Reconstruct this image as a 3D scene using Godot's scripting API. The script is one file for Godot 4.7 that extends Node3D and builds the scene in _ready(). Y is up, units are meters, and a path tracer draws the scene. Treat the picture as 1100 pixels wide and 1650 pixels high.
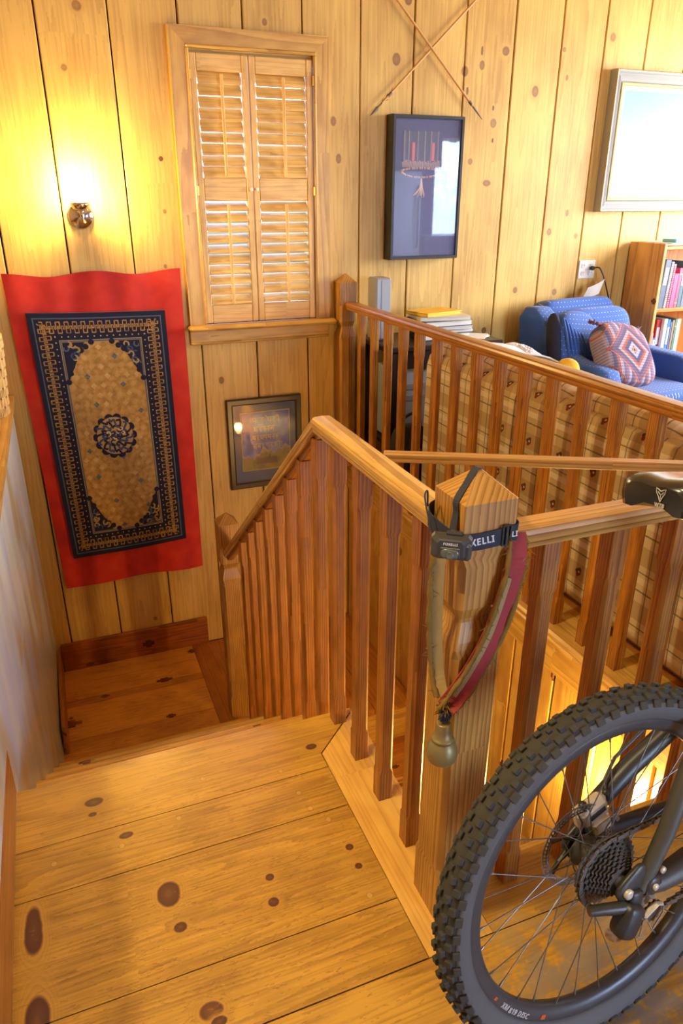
extends Node3D
# A pine-panelled stair landing with balustrades, a leaning mountain bike and a living room behind.

const BACK := -3.7          # face of the panelled back wall
const HUB := Vector3(-0.018, 0.365, 0.0)
var M := {}
var names := {}
var rng := RandomNumberGenerator.new()

func _ready() -> void:
	rng.seed = 7
	set_view_and_light()
	make_materials()
	build_shell()
	build_window()
	build_stairs()
	build_railings()
	build_bike()
	build_newel_items()
	build_wall_items()
	build_living_room()
	build_left_side()
	build_kitchen()

func set_view_and_light() -> void:
	var cam := Camera3D.new()
	cam.name = "camera"
	cam.fov = 70.475
	cam.near = 0.05
	cam.far = 100.0
	cam.position = Vector3(0, 1.4, 0)
	cam.rotation = Vector3(deg_to_rad(-23.43), deg_to_rad(-21.566), 0)
	cam.current = true
	add_child(cam)
	var env := Environment.new()
	env.background_mode = Environment.BG_SKY
	var sky := Sky.new()
	var sm := ProceduralSkyMaterial.new()
	sm.sky_top_color = Color(0.45, 0.62, 0.9)
	sm.sky_horizon_color = Color(0.86, 0.92, 1.0)
	sm.ground_horizon_color = Color(0.7, 0.76, 0.74)
	sm.ground_bottom_color = Color(0.3, 0.33, 0.28)
	sm.sky_energy_multiplier = 3.2
	sm.ground_energy_multiplier = 1.6
	sky.sky_material = sm
	env.sky = sky
	env.tonemap_mode = Environment.TONE_MAPPER_LINEAR
	env.tonemap_exposure = 1.0
	env.sdfgi_enabled = true
	env.ssao_enabled = true
	env.ssil_enabled = true
	var we := WorldEnvironment.new()
	we.name = "world"
	we.environment = env
	add_child(we)
	# daylight through the glazed doors of the living room (out of frame, right)
	day("daylight_doors", Vector3(4.95, 1.62, -2.35), Vector3(-1, -0.10, 0), Vector2(1.9, 1.35), 21.0, Color(1.0, 0.97, 0.93))
	# daylight through the kitchen window and the glazed back door behind the camera
	day("daylight_kitchen", Vector3(5.98, 1.5, 3.3), Vector3(-0.1, -0.05, -1), Vector2(0.7, 1.3), 5.0, Color(0.78, 0.88, 1.0))
	day("daylight_kitchen_side", Vector3(5.6, 1.5, 1.33), Vector3(-0.15, 0, 1), Vector2(0.95, 1.1), 6.0, Color(0.70, 0.80, 1.0))
	day("daylight_back_door", Vector3(2.6, 1.2, 3.3), Vector3(-0.2, -0.2, -1), Vector2(1.5, 1.9), 14.0, Color(0.75, 0.86, 1.0))

func day(called: String, at: Vector3, dir: Vector3, size: Vector2, energy: float, c: Color) -> void:
	var a := AreaLight3D.new()
	a.name = called
	a.area_size = size
	a.light_energy = energy
	a.light_color = c
	a.shadow_enabled = true
	a.set("area_range", 20.0)
	a.set("area_attenuation", 2.0)
	a.position = at
	add_child(a)
	a.look_at_from_position(at, at + dir, Vector3.UP)

# ---------------------------------------------------------------- geometry
class MB:
	var v := PackedVector3Array()
	var u := PackedVector2Array()
	var g := PackedInt32Array()
	func tri(a: Vector3, b: Vector3, c: Vector3, ua: Vector2, ub: Vector2, uc: Vector2, s := -1) -> void:
		v.append(a); v.append(b); v.append(c)
		u.append(ua); u.append(ub); u.append(uc)
		g.append(s)
	func quad(a: Vector3, b: Vector3, c: Vector3, d: Vector3, ua: Vector2, ub: Vector2, uc: Vector2, ud: Vector2, s := -1) -> void:
		tri(a, b, c, ua, ub, uc, s)
		tri(a, c, d, ua, uc, ud, s)
	func fix(start: int) -> void:          # turns a closed piece outside out
		var o := v[start]
		var vol := 0.0
		for i in range(start, v.size(), 3):
			vol += (v[i] - o).dot((v[i + 1] - o).cross(v[i + 2] - o))
		if vol < 0.0:
			for i in range(start, v.size(), 3):
				var t := v[i + 1]; v[i + 1] = v[i + 2]; v[i + 2] = t
				var w := u[i + 1]; u[i + 1] = u[i + 2]; u[i + 2] = w
	func mesh() -> ArrayMesh:
		var st := SurfaceTool.new()
		st.begin(Mesh.PRIMITIVE_TRIANGLES)
		for i in range(0, v.size(), 3):
			st.set_smooth_group(g[i / 3])
			for k in [0, 2, 1]:
				st.set_uv(u[i + k])
				st.add_vertex(v[i + k])
		st.generate_normals()
		return st.commit()

func T(x: float, y: float, z: float) -> Transform3D:
	return Transform3D(Basis(), Vector3(x, y, z))

# bevelled box; wood grain along axis «grain»; k = texture repeats per metre (across, along)
func bx(m: MB, xf: Transform3D, s: Vector3, b := 0.003, grain := 1, uo := Vector2.ZERO, k := Vector2(4.0, 0.83)) -> void:
	var start := m.v.size()
	var h := s * 0.5
	b = minf(b, minf(h.x, minf(h.y, h.z)) * 0.9)
	var a1 := (grain + 1) % 3
	var a2 := (grain + 2) % 3
	var P := []
	for i in 8:
		var sg := Vector3(1 if i & 1 else -1, 1 if i & 2 else -1, 1 if i & 4 else -1)
		var row := []
		for ax in 3:
			var p := Vector3()
			for q in 3:
				p[q] = sg[q] * (h[q] if q == ax else h[q] - b)
			row.append(p)
		P.append(row)
	var polys := []
	for ax in 3:
		var o1 := (ax + 1) % 3
		var o2 := (ax + 2) % 3
		for sg in 2:
			var base := (1 << ax) * sg
			polys.append([P[base][ax], P[base | (1 << o1)][ax], P[base | (1 << o1) | (1 << o2)][ax], P[base | (1 << o2)][ax]])
		# edges parallel to ax
		for e in 4:
			var c0 := ((1 << o1) if e & 1 else 0) | ((1 << o2) if e & 2 else 0)
			var c1 := c0 | (1 << ax)
			polys.append([P[c0][o1], P[c1][o1], P[c1][o2], P[c0][o2]])
	for i in 8:
		polys.append([P[i][0], P[i][1], P[i][2]])
	for po in polys:
		var cen := Vector3()
		for p in po: cen += p
		var n: Vector3 = (po[1] - po[0]).cross(po[2] - po[0])
		if n.dot(cen) < 0.0: po.reverse()
		var uv := []
		var w := []
		for p in po:
			uv.append(Vector2((p[a1] + p[a2] * 0.83) * k.x, p[grain] * k.y) + uo)
			w.append(xf * p)
		for q in range(1, po.size() - 1):
			m.tri(w[0], w[q], w[q + 1], uv[0], uv[q], uv[q + 1])

# prism of a polygon in a plane: pts (a,b) -> xf * (a, h, b)
func slab(m: MB, pts: PackedVector2Array, y0: float, y1: float, k := Vector2(4.0, 0.83), uo := Vector2.ZERO, swap := true) -> void:
	var start := m.v.size()
	var n := pts.size()
	var f := func(p: Vector2, y: float) -> Vector2:
		return (Vector2(p.y * k.x, p.x * k.y) if swap else Vector2(p.x * k.x, p.y * k.y)) + uo + Vector2(y * k.x, 0)
	var ids := Geometry2D.triangulate_polygon(pts)
	for i in range(0, ids.size(), 3):
		var a := pts[ids[i]]; var b := pts[ids[i + 1]]; var c := pts[ids[i + 2]]
		if (b - a).cross(c - a) > 0.0:
			var t := b; b = c; c = t
		m.tri(Vector3(a.x, y1, a.y), Vector3(b.x, y1, b.y), Vector3(c.x, y1, c.y), f.call(a, 0.0), f.call(b, 0.0), f.call(c, 0.0))
		m.tri(Vector3(a.x, y0, a.y), Vector3(c.x, y0, c.y), Vector3(b.x, y0, b.y), f.call(a, 0.0), f.call(c, 0.0), f.call(b, 0.0))
	var cw := Geometry2D.is_polygon_clockwise(pts)
	for i in n:
		var a := pts[i]; var b := pts[(i + 1) % n]
		if cw:
			var t := a; a = b; b = t
		m.quad(Vector3(a.x, y0, a.y), Vector3(a.x, y1, a.y), Vector3(b.x, y1, b.y), Vector3(b.x, y0, b.y), f.call(a, y0 - y1), f.call(a, 0.0), f.call(b, 0.0), f.call(b, y0 - y1))

# rings of equal count joined; caps closed with fans
func loft(m: MB, rings: Array, sm := -1, caps := true, k := Vector2(4.0, 0.83), uo := Vector2.ZERO, loop := false) -> void:
	var start := m.v.size()
	var n: int = rings[0].size()
	var along := 0.0
	var cnt := rings.size()
	var around := []
	var acc := 0.0
	for j in n + 1:
		around.append(acc)
		acc += rings[0][j % n].distance_to(rings[0][(j + 1) % n])
	for i in (cnt if loop else cnt - 1):
		var r0: PackedVector3Array = rings[i]
		var r1: PackedVector3Array = rings[(i + 1) % cnt]
		var c0 := Vector3(); var c1 := Vector3()
		for j in n:
			c0 += r0[j]; c1 += r1[j]
		var nxt := along + (c1 - c0).length() / n
		for j in n:
			var q := (j + 1) % n
			var ua := Vector2(around[j] * k.x, along * k.y) + uo
			var ub := Vector2(around[j + 1] * k.x, along * k.y) + uo
			var uc := Vector2(around[j + 1] * k.x, nxt * k.y) + uo
			var ud := Vector2(around[j] * k.x, nxt * k.y) + uo
			m.quad(r0[j], r0[q], r1[q], r1[j], ua, ub, uc, ud, sm)
		along = nxt
	if caps and not loop:
		for e in 2:
			var r: PackedVector3Array = rings[0] if e == 0 else rings[cnt - 1]
			var c := Vector3()
			for p in r: c += p
			c /= n
			for j in n:
				var a := r[j]; var b := r[(j + 1) % n]
				if e == 1:
					var t := a; a = b; b = t
				m.tri(c, b, a, uo, Vector2(b.distance_to(c) * k.x, 0.01) + uo, Vector2(a.distance_to(c) * k.x, 0.02) + uo)
	m.fix(start)

func lathe(m: MB, xf: Transform3D, prof: Array, n := 24, sm := 1) -> void:   # prof: Vector2(radius, height)
	var rings := []
	for p in prof:
		var r := PackedVector3Array()
		for j in n:
			var a := TAU * j / n
			r.append(xf * Vector3(cos(a) * maxf(p.x, 0.0002), p.y, sin(a) * maxf(p.x, 0.0002)))
		rings.append(r)
	loft(m, rings, sm)

func tube(m: MB, pts: Array, rad, n := 8, sm := 1, squash := 1.0, k := Vector2(4.0, 0.83), loop := false) -> void:
	var rings := []
	var up := Vector3(0.31, 0.9, 0.2).normalized()
	for i in pts.size():
		var p: Vector3 = pts[i]
		var d: Vector3
		if loop:
			d = pts[(i + 1) % pts.size()] - pts[(i - 1 + pts.size()) % pts.size()]
		else:
			d = pts[mini(i + 1, pts.size() - 1)] - pts[maxi(i - 1, 0)]
		d = d.normalized()
		if absf(d.dot(up)) > 0.98: up = Vector3(0.9, 0.1, 0.4).normalized()
		var s := d.cross(up).normalized()
		var t := s.cross(d).normalized()
		up = t
		var r: float = rad[i] if rad is Array else rad
		var ring := PackedVector3Array()
		for j in n:
			var a := TAU * j / n
			ring.append(p + s * cos(a) * r + t * sin(a) * r * squash)
		rings.append(ring)
	loft(m, rings, sm, true, k, Vector2.ZERO, loop)

# sweep of a profile (x across, y up) along points with horizontal sideways axis
func sweep(m: MB, prof: PackedVector2Array, pts: Array, side: Array, up: Array, k := Vector2(4.0, 0.83), uo := Vector2.ZERO, sm := -1) -> void:
	var rings := []
	for i in pts.size():
		var r := PackedVector3Array()
		for q in prof:
			r.append(pts[i] + side[i] * q.x + up[i] * q.y)
		rings.append(r)
	loft(m, rings, sm, true, k, uo)

# soft box: superellipsoid
func soft(m: MB, xf: Transform3D, s: Vector3, e1 := 0.4, e2 := 0.4, nu := 28, nv := 16, uvk := Vector2(1, 1), plane := 0) -> void:
	var start := m.v.size()
	var pw := func(x: float, e: float) -> float: return signf(x) * pow(absf(x), e)
	var G := []
	for i in nv + 1:
		var ph := -PI / 2 + PI * i / nv
		var row := []
		for j in nu + 1:
			var th := TAU * j / nu
			var p := Vector3(pw.call(cos(ph), e1) * pw.call(cos(th), e2), pw.call(sin(ph), e1), pw.call(cos(ph), e1) * pw.call(sin(th), e2))
			row.append(p * s * 0.5)
		G.append(row)
	var f := func(p: Vector3) -> Vector2:
		if plane == 0: return Vector2(p.x * uvk.x + p.z * uvk.x * 0.2, p.y * uvk.y + p.z * uvk.y * 0.3)
		if plane == 1: return Vector2(p.z * uvk.x, (p.y + p.x) * uvk.y)
		return Vector2(p.x * uvk.x + p.y * uvk.x * 0.2, p.z * uvk.y + p.y * uvk.y * 0.3)
	for i in nv:
		for j in nu:
			var a: Vector3 = G[i][j]; var b: Vector3 = G[i + 1][j]; var c: Vector3 = G[i + 1][j + 1]; var d: Vector3 = G[i][j + 1]
			m.quad(xf * a, xf * b, xf * c, xf * d, f.call(a), f.call(b), f.call(c), f.call(d), 1)
	m.fix(start)

# a grid of points thickened into a sheet; uv 0..1
func sheet(m: MB, nu: int, nv: int, pos: Callable, thick: Vector3) -> void:
	var start := m.v.size()
	for i in nu:
		for j in nv:
			var q := []
			for c in [[0, 0], [1, 0], [1, 1], [0, 1]]:
				q.append(Vector2(float(i + c[0]) / nu, float(j + c[1]) / nv))
			var p := q.map(func(w): return pos.call(w.x, w.y))
			m.quad(p[0], p[1], p[2], p[3], q[0], q[1], q[2], q[3], 1)
			m.quad(p[3] - thick, p[2] - thick, p[1] - thick, p[0] - thick, q[3], q[2], q[1], q[0], 2)
	for i in nu:
		for e in 2:
			var a := Vector2(float(i) / nu, e); var b := Vector2(float(i + 1) / nu, e)
			if e == 0:
				var t := a; a = b; b = t
			var pa: Vector3 = pos.call(a.x, a.y); var pb: Vector3 = pos.call(b.x, b.y)
			m.quad(pa, pa - thick, pb - thick, pb, a, a, b, b)
			m.g[-1] = -1
	for j in nv:
		for e in 2:
			var a := Vector2(e, float(j) / nv); var b := Vector2(e, float(j + 1) / nv)
			if e == 1:
				var t := a; a = b; b = t
			var pa: Vector3 = pos.call(a.x, a.y); var pb: Vector3 = pos.call(b.x, b.y)
			m.quad(pa, pa - thick, pb - thick, pb, a, a, b, b)
	m.fix(start)

# ---------------------------------------------------------------- nodes
func numbered(called: String) -> String:
	if not names.has(called):
		names[called] = 0
		return called
	names[called] += 1
	return "%s_%03d" % [called, names[called]]

func put(called: String, m, mat: Material, parent: Node = null, at := Vector3.ZERO, label := "") -> MeshInstance3D:
	var o := MeshInstance3D.new()
	o.mesh = m.mesh() if m is MB else m
	o.material_override = mat
	o.position = at
	if label: o.set_meta("label", label)
	if parent:
		o.name = called
		parent.add_child(o, true)
	else:
		o.name = numbered(called)
		add_child(o)
	return o

func thing(called: String, label: String, category: String, at := Vector3.ZERO, turn := 0.0, group := "") -> Node3D:
	var o := Node3D.new()
	o.name = numbered(called)
	add_child(o)
	o.position = at
	o.rotation.y = turn
	return tag(o, label, category, group)

func tag(o: Node3D, label: String, category: String, group := "") -> Node3D:
	o.set_meta("label", label)
	o.set_meta("category", category)
	if group: o.set_meta("group", group)
	return o

func struct(o: Node3D, label := "", category := "") -> Node3D:
	o.set_meta("kind", "structure")
	if label: o.set_meta("label", label)
	if category: o.set_meta("category", category)
	return o

func group3(called: String, parent: Node3D, at := Vector3.ZERO) -> Node3D:
	var o := Node3D.new()
	o.name = called
	o.position = at
	parent.add_child(o, true)
	return o

func mono(xf: Transform3D, s: Vector3, b := 0.003, grain := 1, k := Vector2(4.0, 0.83)) -> MB:
	var m := MB.new()
	bx(m, xf, s, b, grain, Vector2(rng.randf(), rng.randf()), k)
	return m

# ---------------------------------------------------------------- textures and materials
func noise_bytes(w: int, h: int, freq: float, stretch: int, sd: int, oct := 2) -> PackedByteArray:
	var n := FastNoiseLite.new()
	n.noise_type = FastNoiseLite.TYPE_SIMPLEX_SMOOTH
	n.seed = sd
	n.frequency = freq
	n.fractal_octaves = oct
	var im := n.get_image(w, maxi(8, h / stretch), false, false, true)
	im.convert(Image.FORMAT_L8)
	im.resize(w, h, Image.INTERPOLATE_CUBIC)
	return im.get_data()

# grain runs down the picture; boards = left edges (pixels), knots = [x, y, rx, ry, dark]
func wood(w: int, h: int, sd: int, base: Color, dark: Color, rings: float, warp: float, fibre: float, boards := [0], knots := [], tonevar := 0.0, contrast := 1.0) -> Image:
	var lowf := noise_bytes(w, h, 2.2 / maxf(w / float(boards.size()), 60.0), 22, sd, 2)
	var fib := noise_bytes(w, h, 0.22, 28, sd + 1, 3)
	var blot := noise_bytes(w, h, 0.012, 2, sd + 2, 3)
	var r := RandomNumberGenerator.new()
	r.seed = sd
	var bid := PackedInt32Array(); bid.resize(w)
	var ph := PackedFloat32Array(); var tone := PackedFloat32Array(); var off := PackedInt32Array(); var sgn := PackedFloat32Array()
	for b in boards.size():
		ph.append(r.randf() * 10.0); tone.append(r.randf_range(-tonevar, tonevar)); off.append(r.randi_range(0, w * h - 1) if b else 0); sgn.append(1.0 if r.randf() > 0.5 else -1.0)
	var cur := 0
	for x in w:
		while cur + 1 < boards.size() and x >= boards[cur + 1]: cur += 1
		bid[x] = cur
	var out := PackedByteArray(); out.resize(w * h * 3)
	var n := w * h
	var br := base.r * 255.0; var bg := base.g * 255.0; var bb := base.b * 255.0
	var dr := dark.r * 255.0 - br; var dg := dark.g * 255.0 - bg; var db := dark.b * 255.0 - bb
	var rs := rings / w
	var wp := warp / 255.0
	var fc := fibre / 255.0
	var i := 0
	for y in h:
		for x in w:
			var b := bid[x]
			var q := i + off[b]
			if q >= n: q -= n
			var F := x * rs * sgn[b] + lowf[q] * wp + ph[b]
			F -= floorf(F)
			var t := F * F * 0.55 * contrast + (fib[q] - 128.0) * fc + (blot[i] - 128.0) * 0.0012 + tone[b] + 0.08
			t = 0.0 if t < 0.0 else (1.0 if t > 1.0 else t)
			var o := i * 3
			out[o] = int(br + dr * t); out[o + 1] = int(bg + dg * t); out[o + 2] = int(bb + db * t)
			i += 1
	for kn in knots:
		var x0 := maxi(0, int(kn[0] - kn[2] * 3.0)); var x1 := mini(w - 1, int(kn[0] + kn[2] * 3.0))
		var y0 := maxi(0, int(kn[1] - kn[3] * 3.0)); var y1 := mini(h - 1, int(kn[1] + kn[3] * 3.0))
		for y in range(y0, y1 + 1):
			for x in range(x0, x1 + 1):
				var dx: float = (x - kn[0]) / kn[2]
				var dy: float = (y - kn[1]) / kn[3]
				var wob: float = (blot[y * w + x] - 128.0) / 420.0
				var d := sqrt(dx * dx + dy * dy) + wob
				var s := clampf((2.6 - d) / 1.4, 0.0, 1.0)
				if s <= 0.0: continue
				var F := d * 3.3
				F -= floorf(F)
				var t: float = 0.12 + F * F * 0.16
				var kd := 0.0
				if d < 1.0: kd = minf(1.0, kn[4]) * (0.80 + 0.20 * d * d) if d > .3 else minf(1.0, kn[4]) * 0.7
				elif d < 1.2: kd = lerpf(minf(1.0, kn[4]), 0.0, (d - 1.0) / 0.2)
				var o := (y * w + x) * 3
				out[o] = clampi(int(lerpf(out[o], br + dr * t, s)), 0, 255); out[o + 1] = clampi(int(lerpf(out[o + 1], bg + dg * t, s)), 0, 255); out[o + 2] = clampi(int(lerpf(out[o + 2], bb + db * t, s)), 0, 255)
				if kd > 0.0:
					out[o] = int(lerpf(out[o], 72.0, kd)); out[o + 1] = int(lerpf(out[o + 1], 30.0, kd)); out[o + 2] = int(lerpf(out[o + 2], 12.0, kd))
	return Image.create_from_data(w, h, false, Image.FORMAT_RGB8, out)

func tx(im: Image) -> ImageTexture:
	return ImageTexture.create_from_image(im)

func mk(called: String, c: Color, rough := 0.6, metal := 0.0, t: Texture2D = null, spec := 0.5) -> StandardMaterial3D:
	var m := StandardMaterial3D.new()
	m.resource_name = called
	if t == null and c.get_luminance() < 0.25 and not called in ["gap", "dark_wood"]: c = c.linear_to_srgb()   # dark colours are given as linear values
	m.albedo_color = c
	m.roughness = rough
	m.metallic = metal
	m.metallic_specular = spec
	if t: m.albedo_texture = t
	M[called] = m
	return m

func bumped(m: StandardMaterial3D, t: Texture2D, depth: float) -> StandardMaterial3D:
	m.heightmap_enabled = true
	m.heightmap_texture = t
	m.heightmap_scale = depth
	return m

func gloss(m: StandardMaterial3D, c := 0.4, r := 0.25) -> StandardMaterial3D:
	m.clearcoat_enabled = true
	m.clearcoat = c
	m.clearcoat_roughness = r
	return m

const SEAMS := [-2.13, -1.845, -1.56, -1.28, -0.995, -0.71, -0.425, -0.14, 0.127, 0.415, 0.703, 0.99, 1.27, 1.558, 1.84, 2.125, 2.408, 2.695, 2.97, 3.25, 3.535, 3.82, 4.105, 4.39, 4.675, 4.96]
const WX0 := -0.45
const WW := 4.35
const WTOP := 2.4
const WH := 4.05

func make_materials() -> void:
	# the panelled back wall: one map over the wall, with its knots where they are
	var tw := 1280; var th := 1200
	var sc := tw / WW
	var bo := []
	for s in SEAMS:
		var px := int((s - WX0) * sc)
		if bo.is_empty() and px > 0: bo.append(0)
		if px > 0 and px < tw: bo.append(px)
	var kn := []
	for k in [[1.758, 2.017, .022, .028, .62], [1.814, 2.259, .022, .025, .7], [2.237, 2.017, .014, .02, .6], [2.232, 2.08, .006, .02, .85], [2.139, 1.985, .02, .025, .65], [2.326, 1.76, .022, .026, .5], [2.32, 1.83, .008, .014, 1.0], [2.314, 1.474, .024, .016, .6],
			[2.37, 2.086, .026, .026, .62], [2.568, 1.916, .02, .026, .6], [2.76, 1.988, .01, .016, .55], [3.027, 2.187, .02, .024, .5], [2.725, 2.113, .012, .014, .5], [2.202, 1.578, .014, .016, .5], [2.861, 1.322, .014, .022, .6], [2.75, 1.224, .016, .02, .6], [2.556, .91, .016, .02, .6],
			[2.832, .888, .016, .018, .55], [2.367, .691, .018, .02, .8], [.592, 1.565, .011, .012, 1.1], [.588, 1.344, .01, .012, .6], [.568, 1.102, .009, .01, .6], [.226, 1.902, .014, .014, .45], [.306, 2.125, .018, .018, .45], [1.419, 1.741, .016, .024, .6], [1.445, 1.579, .014, .022, .6],
			[.802, .531, .014, .02, .7], [1.103, 2.123, .014, .018, .6], [.33, -.802, .012, .014, .6], [2.16, 1.90, .008, .02, .9], [2.94, 1.198, .012, .014, .5], [1.72, 1.28, .008, .008, .8], [2.33, 1.68, .006, .012, 1.0], [1.2, -.2, .02, .03, .6], [.55, .2, .015, .02, .6]]:
		kn.append([(k[0] - WX0) * sc, (WTOP - k[1]) * th / WH, k[2] * sc * .85, k[3] * th / WH * .85, k[4] * .78])
	var wall_im := wood(tw, th, 11, Color(0.88, 0.735, 0.40), Color(0.47, 0.29, 0.09), 60.0, 5.0, 0.20, bo, kn, 0.07, 0.30)
	mk("panel", Color(1, 1, 1), 0.5, 0.0, tx(wall_im))
	# landing floor: x along the grain (1.6 m), z across (1.7 m)
	var fb := []
	for s in [-1.67, -1.42, -1.278, -.993, -.846, -.56, -.418, -.13]:
		fb.append(maxi(0, int((s + 1.67) * 1024 / 1.7)))
	kn = []
	for k in [[.06, -1.186, .021, .032, 1.35], [.071, -1.098, .012, .012, 1.2], [-.215, -1.205, .018, .062, 1.35], [-.21, -1.0, .02, .06, 1.3], [.269, -1.082, .011, .012, 1.25], [.279, -1.146, .008, .009, 1.25], [.476, -1.1, .008, .009, 1.25], [.476, -1.156, .008, .009, 1.25],
			[-.072, -1.52, .02, .014, .95], [-.007, -1.385, .014, .01, 1.0], [-.078, -1.481, .01, .008, 1.1], [.095, -.906, .02, .018, .85], [.104, -.881, .012, .01, 1.1], [.505, -1.51, .014, .012, .95], [.9, -.75, .02, .02, .9], [.7, -.3, .02, .03, .9]]:
		kn.append([(k[1] + 1.67) * 1024 / 1.7, (k[0] + .3) * 1024 / 1.6, k[3] * 1024 / 1.7 * .85, k[2] * 1024 / 1.6, k[4]])
	var fl := wood(1024, 1024, 23, Color(0.77, 0.575, 0.20), Color(0.27, 0.14, 0.035), 90.0, 6.0, 0.28, fb, kn, 0.07, 0.40)
	wear(fl)
	gloss(mk("floor", Color(1, 1, 1), 0.42, 0.0, tx(fl)), 0.25, 0.3)
	# lower landing (z across from -3.7, x along from -.24) and its baseboard
	var lw := wood(512, 512, 53, Color(0.88, 0.63, 0.25), Color(0.40, 0.18, 0.05), 60.0, 7.0, 0.28, [0, 46, 79, 154, 182, 272, 320, 400], [[149, 348, 5, 14, 1.3], [164, 144, 4, 8, 1.2], [311, 337, 4, 8, 1.2], [36, 470, 5, 7, 1.2], [250, 25, 8, 20, 1.3], [226, 33, 3, 4, 1.2]], 0.16, 0.4)
	gloss(mk("lower_floor", Color(1, 1, 1), 0.4, 0.0, tx(lw)), 0.25, 0.3)
	var bw := wood(128, 512, 57, Color(0.70, 0.42, 0.18), Color(0.25, 0.11, 0.04), 6.0, 4.0, 0.25, [0], [[62, 292, 7, 10, 1.2], [30, 90, 4, 7, .8]], 0.0, 0.7)
	gloss(mk("baseboard", Color(0.95, 0.86, 0.76), 0.42, 0.0, tx(bw)), 0.25, 0.3)
	var fir := wood(256, 1024, 31, Color(0.74, 0.505, 0.195), Color(0.31, 0.145, 0.04), 26.0, 2.6, 0.34, [0], [], 0.0, 1.0)
	var firt := tx(fir)
	gloss(mk("fir", Color(0.93, 0.87, 0.74), 0.42, 0.0, firt), 0.25, 0.3)
	gloss(mk("fir_red", Color(1.0, 1.0, 0.86), 0.38, 0.0, firt), 0.3, 0.25)
	var worn := wood(256, 1024, 37, Color(0.84, 0.67, 0.36), Color(0.48, 0.31, 0.12), 14.0, 4.0, 0.35, [0], [], 0.0, 0.8)
	gloss(mk("rail_wood", Color(1, 1, 1), 0.36, 0.0, tx(worn)), 0.35, 0.2)
	var nw := wood(256, 1024, 33, Color(0.80, 0.61, 0.31), Color(0.43, 0.25, 0.08), 22.0, 2.0, 0.3, [0], [], 0.0, 1.0)
	mk("newel_wood", Color(0.93, 0.91, 0.84), 0.45, 0.0, tx(nw))
	var pine := wood(384, 1024, 41, Color(0.85, 0.68, 0.33), Color(0.52, 0.32, 0.10), 9.0, 5.0, 0.2, [0], [[120, 300, 9, 14, .8], [280, 760, 7, 10, .9]], 0.0, 0.7)
	var pt := tx(pine)
	gloss(mk("pine", Color(1, 1, 1), 0.4, 0.0, pt), 0.3, 0.25)
	var shut := wood(384, 1024, 43, Color(0.93, 0.77, 0.45), Color(0.62, 0.40, 0.15), 8.0, 5.0, 0.14, [0], [], 0.0, 0.42)
	mk("shutter_wood", Color(1, 1, 1), 0.45, 0.0, tx(shut))
	gloss(mk("strip_wood", Color(0.93, 0.88, 0.74), 0.42, 0.0, tx(shut)), 0.25, 0.3)
	mk("pine_light", Color(1.0, 1.0, 1.0), 0.5, 0.0, pt)
	gloss(mk("pine_dark", Color(0.86, 0.70, 0.56), 0.45, 0.0, pt), 0.25, 0.3)
	gloss(mk("casing", Color(1.0, 1.0, 0.96), 0.42, 0.0, pt), 0.25, 0.3)
	gloss(mk("tread_light", Color(0.98, 0.92, 0.80), 0.38, 0.0, pt), 0.3, 0.25)
	gloss(mk("tread_dark", Color(0.84, 0.66, 0.48), 0.38, 0.0, pt), 0.3, 0.25)
	mk("case_wood", Color(0.95, 0.78, 0.60), 0.5, 0.0, pt)
	var kc := wood(256, 512, 47, Color(0.90, 0.71, 0.45), Color(0.48, 0.27, 0.12), 7.0, 4.0, 0.16, [0], [[150, 270, 13, 9, 1.3], [88, 268, 5, 4, .9], [190, 108, 8, 5, .9], [152, 112, 6, 5, 1.1], [122, 110, 10, 5, .6]], 0.0, 0.6)
	mk("knotty_case", Color(1.0, 0.97, 0.88), 0.5, 0.0, tx(kc))
	mk("gap", Color(0.10, 0.055, 0.02), 0.9)
	mk("dark_wood", Color(0.13, 0.055, 0.03), 0.35)
	mk("ceiling", Color(0.72, 0.55, 0.32), 0.8)
	mk("far_wall", Color(0.80, 0.63, 0.37), 0.7)
	mk("black", Color(0.02, 0.02, 0.022), 0.4)
	mk("black_soft", Color(0.025, 0.025, 0.03), 0.8)
	mk("white_paint", Color(0.86, 0.87, 0.86), 0.5)
	mk("paper", Color(0.85, 0.84, 0.80), 0.8)
	mk("chrome", Color(0.85, 0.85, 0.85), 0.12, 1.0)
	mk("steel", Color(0.55, 0.56, 0.58), 0.3, 1.0)
	mk("dark_steel", Color(0.17, 0.16, 0.15), 0.42, 1.0)
	mk("brass", Color(0.80, 0.62, 0.25), 0.3, 1.0)
	var glass := mk("glass", Color(1, 1, 1, 0.04), 0.02)
	glass.transparency = BaseMaterial3D.TRANSPARENCY_ALPHA
	var mirrored := mk("coated_glass", Color(0.82, 0.85, 1.0, 0.03), 0.02, 0.085)
	mirrored.transparency = BaseMaterial3D.TRANSPARENCY_ALPHA
	var lamp := mk("lamp_glow", Color(1, 0.95, 0.85), 0.5)
	lamp.emission_enabled = true
	lamp.emission = Color(1.0, 0.86, 0.58)
	lamp.emission_energy_multiplier = 6.0
	# plaster with long vertical trowel streaks
	var pl := Image.create(256, 512, false, Image.FORMAT_RGB8)
	var pb := noise_bytes(256, 512, 0.035, 7, 61, 3)
	var pc := noise_bytes(256, 512, 0.012, 3, 62, 2)
	for y in 512:
		for x in 256:
			var a := (pb[y * 256 + x] - 128) / 128.0
			var b := (pc[y * 256 + x] - 128) / 128.0
			var c := Color(0.84, 0.88, 0.84).lerp(Color(0.76, 0.82, 0.90), clampf(0.5 + a * 0.8, 0, 1))
			c = c.lerp(Color(0.72, 0.60, 0.32), clampf(b * 1.3 - 0.4, 0, 0.5))
			pl.set_pixel(x, y, c)
	mk("plaster", Color(1, 1, 1), 0.3, 0.0, tx(pl))

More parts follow.
